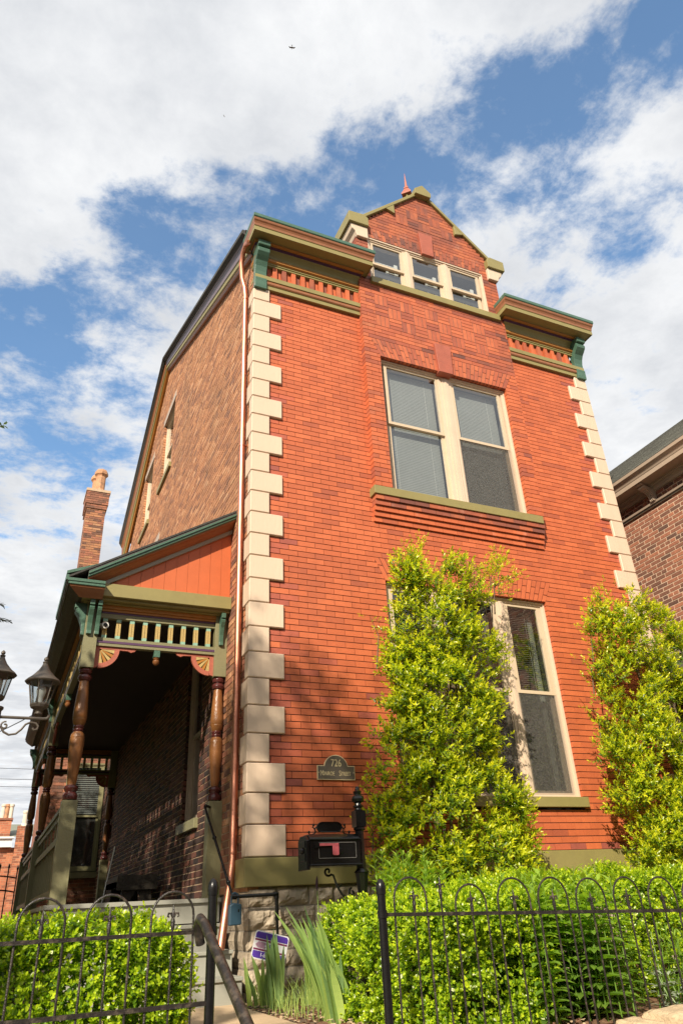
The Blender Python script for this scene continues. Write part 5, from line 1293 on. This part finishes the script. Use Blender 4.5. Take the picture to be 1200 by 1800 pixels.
# clipped hedges
def hedge(name, lab, x0, x1, y0, y1, z0, z1, n, seed, rn=.12, lfl=.027, topf=None):
    r = np.random.default_rng(seed); t = empty(name, ((x0+x1)/2, (y0+y1)/2, -1.1), lab, 'hedge', 'clipped box hedges behind the iron fence')
    ax, ay, az = (x1-x0)/2, (y1-y0)/2, (z1-z0)/2; cx, cy, cz = (x0+x1)/2, (y0+y1)/2, (z0+z1)/2
    areas = [ax*2*az*2*1.6, ax*2*ay*2, ay*2*az*2, ay*2*az*2*.8]; p = np.array(areas)/sum(areas)
    f = r.choice(4, n, p=p); a, b = r.uniform(-1, 1, n), r.uniform(-1, 1, n)
    B = np.zeros((n, 3)); Nn = np.zeros((n, 3))
    for k, (fx_, nm) in enumerate(((lambda: np.stack([a*ax, -ay+0*a, b*az], 1), (0, -1, 0)), (lambda: np.stack([a*ax, b*ay, az+0*a], 1), (0, 0, 1)), (lambda: np.stack([-ax+0*a, a*ay, b*az], 1), (-1, 0, 0)), (lambda: np.stack([ax+0*a, a*ay, b*az], 1), (1, 0, 0)))):
        q = fx_(); B[f == k] = q[f == k]; Nn[f == k] = nm
    # round the edges: pull points back to a rounded box
    h = np.array([[ax-rn, ay-rn, az-rn]]); c = np.clip(B, -h, h); d = B-c; ln = np.linalg.norm(d, axis=1)[:, None]+1e-9; Nn2 = d/ln
    nz = np.array([mnoise.noise((q[0]*3.2+seed, q[1]*3.2, q[2]*3.2)) for q in B])+.6*np.array([mnoise.noise((q[0]*8+seed, q[1]*8, q[2]*8)) for q in B])
    kp = (nz > -.33) | (r.random(n) < .25); B, c, Nn2, nz = B[kp], c[kp], Nn2[kp], nz[kp]; n = len(B)
    B = c+Nn2*(rn+nz*.10-r.exponential(.05, n))[:, None]
    B += np.array([[cx, cy, cz]])
    Dr = unit(Nn2*.8+np.array([[0, 0, .45]])+r.normal(0, .38, (n, 3)))
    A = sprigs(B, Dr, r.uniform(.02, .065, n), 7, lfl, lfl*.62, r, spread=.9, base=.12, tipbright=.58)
    w_ = r.random(len(A[5])) < .012; A[5][w_] = 1.0
    leaves('foliage', *A, L_hedge, t, fold=.12, origin=t.location)
    mb = MB()
    for k in range(int(26*(x1-x0))):
        x, y = r.uniform(x0+.12, x1-.12), r.uniform(y0+.12, y1-.1)
        mb.tube([(x, y, -1.12), (x+r.normal(0, .06), y+r.normal(0, .06), (z0+z1)/2), (x+r.normal(0, .1), y+r.normal(0, .08), z1-.06)], [.009, .006, .002], M_bark, 5)
    mb.build('branches', t)
    return t
hedge('box_hedge', 'bright green clipped box hedge behind the left fence in front of the porch', -2.16, -1.14, -2.72, -1.45, -1.15, -.47, 8500, 31, rn=.17)
hedge('box_hedge', 'bright green clipped box hedge right of the path, below the mailbox', .20, 1.04, -2.70, -1.25, -1.15, -.43, 9500, 33)
hedge('box_hedge', 'bright green clipped box hedge at the far right below the ground floor window', 1.28, 3.9, -2.15, -1.05, -1.15, -.33, 14000, 34)
tt = hedge('shade_hedge', 'added out-of-frame dark hedge that blocks light left of the porch', -4.6, -3.5, -.6, 12, -2.0, 3.0, 15000, 39, rn=.3, lfl=.09)  # unseen hedge, added to keep sky light and sun off the porch side
tt.children[0].data.materials[0] = L_tree
# leafy perennials
def perennial(lab, pts, seed, hgt, ll=.095, lw=.03, name='leafy_perennial', m=None):
    r = np.random.default_rng(seed); cx = float(np.mean([p[0] for p in pts])); cy = float(np.mean([p[1] for p in pts]))
    t = empty(name, (cx, cy, -1.1), lab, 'plant', 'broad leaved garden perennials')
    P = []; D = []; Nn = []; L = []; Wd = []; R = []; mb = MB()
    for (x, y) in pts:
        h = hgt*r.uniform(.8, 1.05); lean = r.normal(0, .05, 2); mb.tube([(x, y, -1.12), (x+lean[0]*.5, y+lean[1]*.5, -1.1+h*.5), (x+lean[0], y+lean[1], -1.1+h)], [.005, .004, .002], L_plant, 5)
        nn = int(h/.045); a0 = r.uniform(0, 6.28)
        for k in range(int(nn*.12), nn):
            tt = k/nn
            for s_ in (0, math.pi):
                a = a0+k*1.57+s_+r.normal(0, .2); up = .2+1.6*max(0, tt-.75)/.25*.8
                d = np.array([math.cos(a), math.sin(a), up]); P.append((x+lean[0]*tt, y+lean[1]*tt, -1.1+h*tt)); D.append(d); Nn.append((-math.cos(a)*.3*up, -math.sin(a)*.3*up, 1)); s2 = ll*(1.0-.45*max(0, tt-.7)/.3)*r.uniform(.8, 1.2); L.append(s2); Wd.append(s2*lw/ll); R.append(min(1, max(0, .25+.55*tt+r.normal(0, .12))))
    leaves('foliage', np.array(P), np.array(D), np.array(Nn), L, Wd, np.array(R), m or L_plant, t, fold=.18, droop=.35, origin=t.location)
    mb.build('stems', t)
r = np.random.default_rng(55)
perennial('broad leaved green plants filling the gap between the two right hedges', [(r.uniform(.92, 1.62), r.uniform(-2.80, -2.2)) for _ in range(60)], 61, .80, .14, .046)
perennial('pale green leafy plants at the foot of the tall shrub by the mailbox', [(r.uniform(.72, 1.35), r.uniform(-1.25, -.95)) for _ in range(34)], 62, 1.03, .12, .034)
perennial('fresh green spiky plants rising between the tall shrub and the fence', [(r.uniform(.9, 1.5), r.uniform(-2.1, -1.4)) for _ in range(26)], 63, .84, .11, .028)
perennial('yellow green narrow leaved plants at the right edge behind the fence', [(r.uniform(2.02, 2.3), r.uniform(-2.8, -2.3)) for _ in range(12)], 64, .46, .11, .016)
perennial('silvery lambs ear plants at the bottom right behind the fence', [(r.uniform(1.80, 2.1), r.uniform(-2.82, -2.6)) for _ in range(12)], 65, .26, .085, .022, m=L_grey)
# iris clumps
def iris(lab, cx, cy, n, hmin, hmax, lean, seed, bud=False):
    r = np.random.default_rng(seed); t = empty('iris_clump', (cx, cy, -1.08), lab, 'plant', 'iris clumps beside the path')
    mb = MB()
    for k in range(n):
        x, y = cx+r.normal(0, .045), cy+r.normal(0, .03); h = r.uniform(hmin, hmax); dx = lean+r.normal(0, .13); dy = r.normal(0, .08); w_ = r.uniform(.018, .030); a = r.normal(0, .5)
        prev = None; sx, sy = math.cos(a), math.sin(a); rn_ = r.random()
        for i in range(9):
            u = i/8; ww = w_*(1.0 if u < .55 else max(.02, 1-((u-.55)/.45)**1.6))*(.7+.3*min(1, u*5)); q = Vector((x+dx*h*u**1.5, y+dy*h*u**1.4, -1.09+h*u*(1-.06*u)))
            row = (mb.V(q+Vector((-sx*ww, -sy*ww, 0))), mb.V(q+Vector((-sy*ww*.25, sx*ww*.25, 0))), mb.V(q+Vector((sx*ww, sy*ww, 0))))
            if prev: mb.F((prev[0], prev[1], row[1], row[0]), L_iris, max(0, min(1, rn_*.7+.3*(1-u)))); mb.F((prev[1], prev[2], row[2], row[1]), L_iris, max(0, min(1, rn_*.7+.3*(1-u))))
            prev = row
    mb.build('leaf_blades', t)
    if bud:
        mb = MB(); mb.tube([(cx, cy, -1.08), (cx+.0, cy, -.6), (cx-.01, cy, -.29)], [.006, .005, .004], L_iris, 6); mb.build('flower_stalk', t)
        mb = MB(); mb.lathe([(.004, -.30), (.010, -.27), (.011, -.24), (.007, -.215), (.002, -.195)], cx-.01, cy, M_purple, 8); mb.build('flower_bud', t, smooth=True)
iris('upright iris leaves in front of the purple sign', .05, -.62, 9, .40, .62, -.02, 71)
iris('short iris tuft closest to the porch steps', -.03, -.52, 8, .22, .42, -.10, 72)
iris('tall iris clump with a closed purple bud on a stalk', .36, -.75, 13, .45, .66, -.05, 73, True)
iris('large pale iris clump leaning left beside the hedge', .13, -1.50, 24, .50, .74, -.32, 74)
iris('iris clump at the bottom edge next to the hedge', .12, -1.62, 14, .32, .52, -.20, 75)
# grass blades and mulch crumbs
mb = MB(); r = np.random.default_rng(81)
for k in range(420):
    x, y = r.uniform(-.12, .75), r.uniform(-1.9, -.25); h = r.uniform(.08, .26); a = r.uniform(0, 6.28); l_ = r.uniform(.1, .8)*h; w_ = .0022
    if (x-.2)**2/.15+(y+.9)**2/.6 > 1: continue
    p = [(x, y, -1.08), (x+math.cos(a)*l_*.3, y+math.sin(a)*l_*.3, -1.08+h*.6), (x+math.cos(a)*l_, y+math.sin(a)*l_, -1.08+h)]
    mb.quad((p[0][0]-w_, p[0][1], p[0][2]), (p[0][0]+w_, p[0][1], p[0][2]), (p[1][0]+w_, p[1][1], p[1][2]), (p[1][0]-w_, p[1][1], p[1][2]), L_iris, .5+.5*r.random())
    mb.poly([(p[1][0]-w_, p[1][1], p[1][2]), (p[1][0]+w_, p[1][1], p[1][2]), p[2]], L_iris, .5+.5*r.random())
tag(mb.build('garden_grass'), 'fine grass blades growing among the iris leaves', 'grass', kind='stuff')
mb = MB(); Mch = [M_mulch, M_rock, M_bark]
for k in range(2600):
    x, y = r.uniform(-.14, 1.2), r.uniform(-2.85, -.05); s1, s2, s3 = r.uniform(.006, .026), r.uniform(.004, .01), r.uniform(.002, .006); a = r.uniform(0, 3.14)
    ca, sa = math.cos(a), math.sin(a); z = -1.075+r.uniform(-.01, .02)
    P = [(x+ca*s1*i-sa*s2*j, y+sa*s1*i+ca*s2*j, z+s3*kk+r.normal(0, .002)) for kk in (0, 1) for i, j in ((-1, -1), (1, -1), (1, 1), (-1, 1))]
    ix = [mb.V(p) for p in P]; m_ = Mch[int(r.integers(0, 3))]
    for q in ((4, 5, 6, 7), (0, 1, 5, 4), (1, 2, 6, 5), (2, 3, 7, 6), (3, 0, 4, 7)): mb.F([ix[j] for j in q], m_)
tag(mb.build('bark_chips'), 'loose bark chips on the garden bed', 'bark chips', kind='stuff')
# ------------------------------------------------------------------ trees around (out of frame, their shade and reflections are in the photo)
def tree(name, lab, base, h, cr, n, seed, cz, lsz=.10, mt=None, squash=.8):
    r = np.random.default_rng(seed); t = empty(name, base, lab, 'tree'); b = Vector(base)
    mb = MB(); tips = limbs(mb, b, b+Vector((0, 0, h)), .16, 26, cr*.85, r); mb.build('trunk', t)
    cl = unit(r.normal(size=(60, 3)))*(r.uniform(.3, 1, 60)[:, None]**.5)*np.array([[cr, cr, cr*squash]])+np.array([[b.x, b.y, cz]])
    idx = r.integers(0, 60, n); B = cl[idx]+r.normal(0, cr*.16, (n, 3))
    A = sprigs(B, unit(r.normal(size=(n, 3))+np.array([[0, 0, .3]])), r.uniform(.1, .25, n), 6, lsz, lsz*.5, r); leaves('crown', *A, mt or L_tree, t, origin=t.location)
tree('street_tree', 'leafy street tree behind the camera that shades the lower left of the house front', (-6.75, -8.0, -2.1), 9.2, 1.3, 1150, 91, 7.6)
tree('street_tree', 'large leafy tree across the road reflected in the ground floor windows', (13, -19, -2.1), 9, 4.2, 5200, 92, 5.5, .16)
tree('street_tree', 'leafy tree across the road opposite the house', (4, -24, -2.1), 10, 4.5, 5200, 93, 6, .16)
tree('garden_tree', 'leafy tree in the garden left of the porch', (-6.8, 9.5, -2.0), 6, 2.2, 2500, 94, 3.2, .10)
tree('garden_tree', 'leafy tree in the neighbouring garden shading the porch from the left', (-5.1, -1.3, -2.0), 6.0, 1.5, 3800, 96, 3.8, .10, squash=1.1)
tree('garden_tree', 'third leafy tree in the neighbouring garden between the other two', (-5.3, 2.0, -2.0), 6.0, 1.9, 3800, 98, 3.9, .10)
tree('garden_tree', 'second leafy tree in the neighbouring garden, farther back than the first', (-5.4, 5.2, -2.0), 6.5, 2.1, 3600, 97, 4.2, .10)
# conifer whose branch pokes in at the left edge
t = empty('conifer_tree', (-4.5, 3.2, -1.1), 'conifer left of the frame with one branch tip reaching in over the lamp', 'tree')
r = np.random.default_rng(95); mb = MB(); mb.tube([(-4.5, 3.2, -1.1), (-4.5, 3.2, 3.0), (-4.5, 3.2, 6.0)], [.14, .10, .02], M_bark, 10)
P = []; D = []
BR = [((-4.5, 3.2, 3.35), (-2.335, 3.0, 3.04)), ((-4.5, 3.2, 3.6), (-2.45, 3.0, 3.25))]
for k in range(44):
    z = r.uniform(.4, 5.6); a = r.uniform(0, 6.28); L_ = (6.2-z)*.27
    if math.cos(a) > 0: L_ = min(L_, 1.25)
    BR.append(((-4.5, 3.2, z), (-4.5+math.cos(a)*L_, 3.2+math.sin(a)*L_, z-.12*L_)))
for a, b in BR:
    a, b = Vector(a), Vector(b); mb.tube([a, a.lerp(b, .5)+Vector((0, 0, .06)), b], [.018, .01, .002], M_bark, 5)
    n = int((b-a).length*26)
    for i in range(n):
        u = .25+.75*i/n; p = a.lerp(b, u)+Vector((0, 0, .06*4*u*(1-u))); d = (b-a).normalized()
        for s_ in (-1, 1):
            q = Vector((d.x, d.y, -.25))+Vector((-d.y, d.x, 0))*s_*.8; ln = .16*(1.15-u)+.02
            for j in range(4):
                P.append(list(p+q*ln*j/4)); D.append(list(q+Vector(r.normal(0, .3, 3))))
n = len(P); leaves('foliage', np.array(P), np.array(D), unit(r.normal(0, .3, (n, 3))+np.array([[0, 0, 1]])), np.full(n, .055), np.full(n, .014), r.random(n), L_con, t, origin=t.location)
mb.build('trunk', t)
bpy.context.view_layer.update()
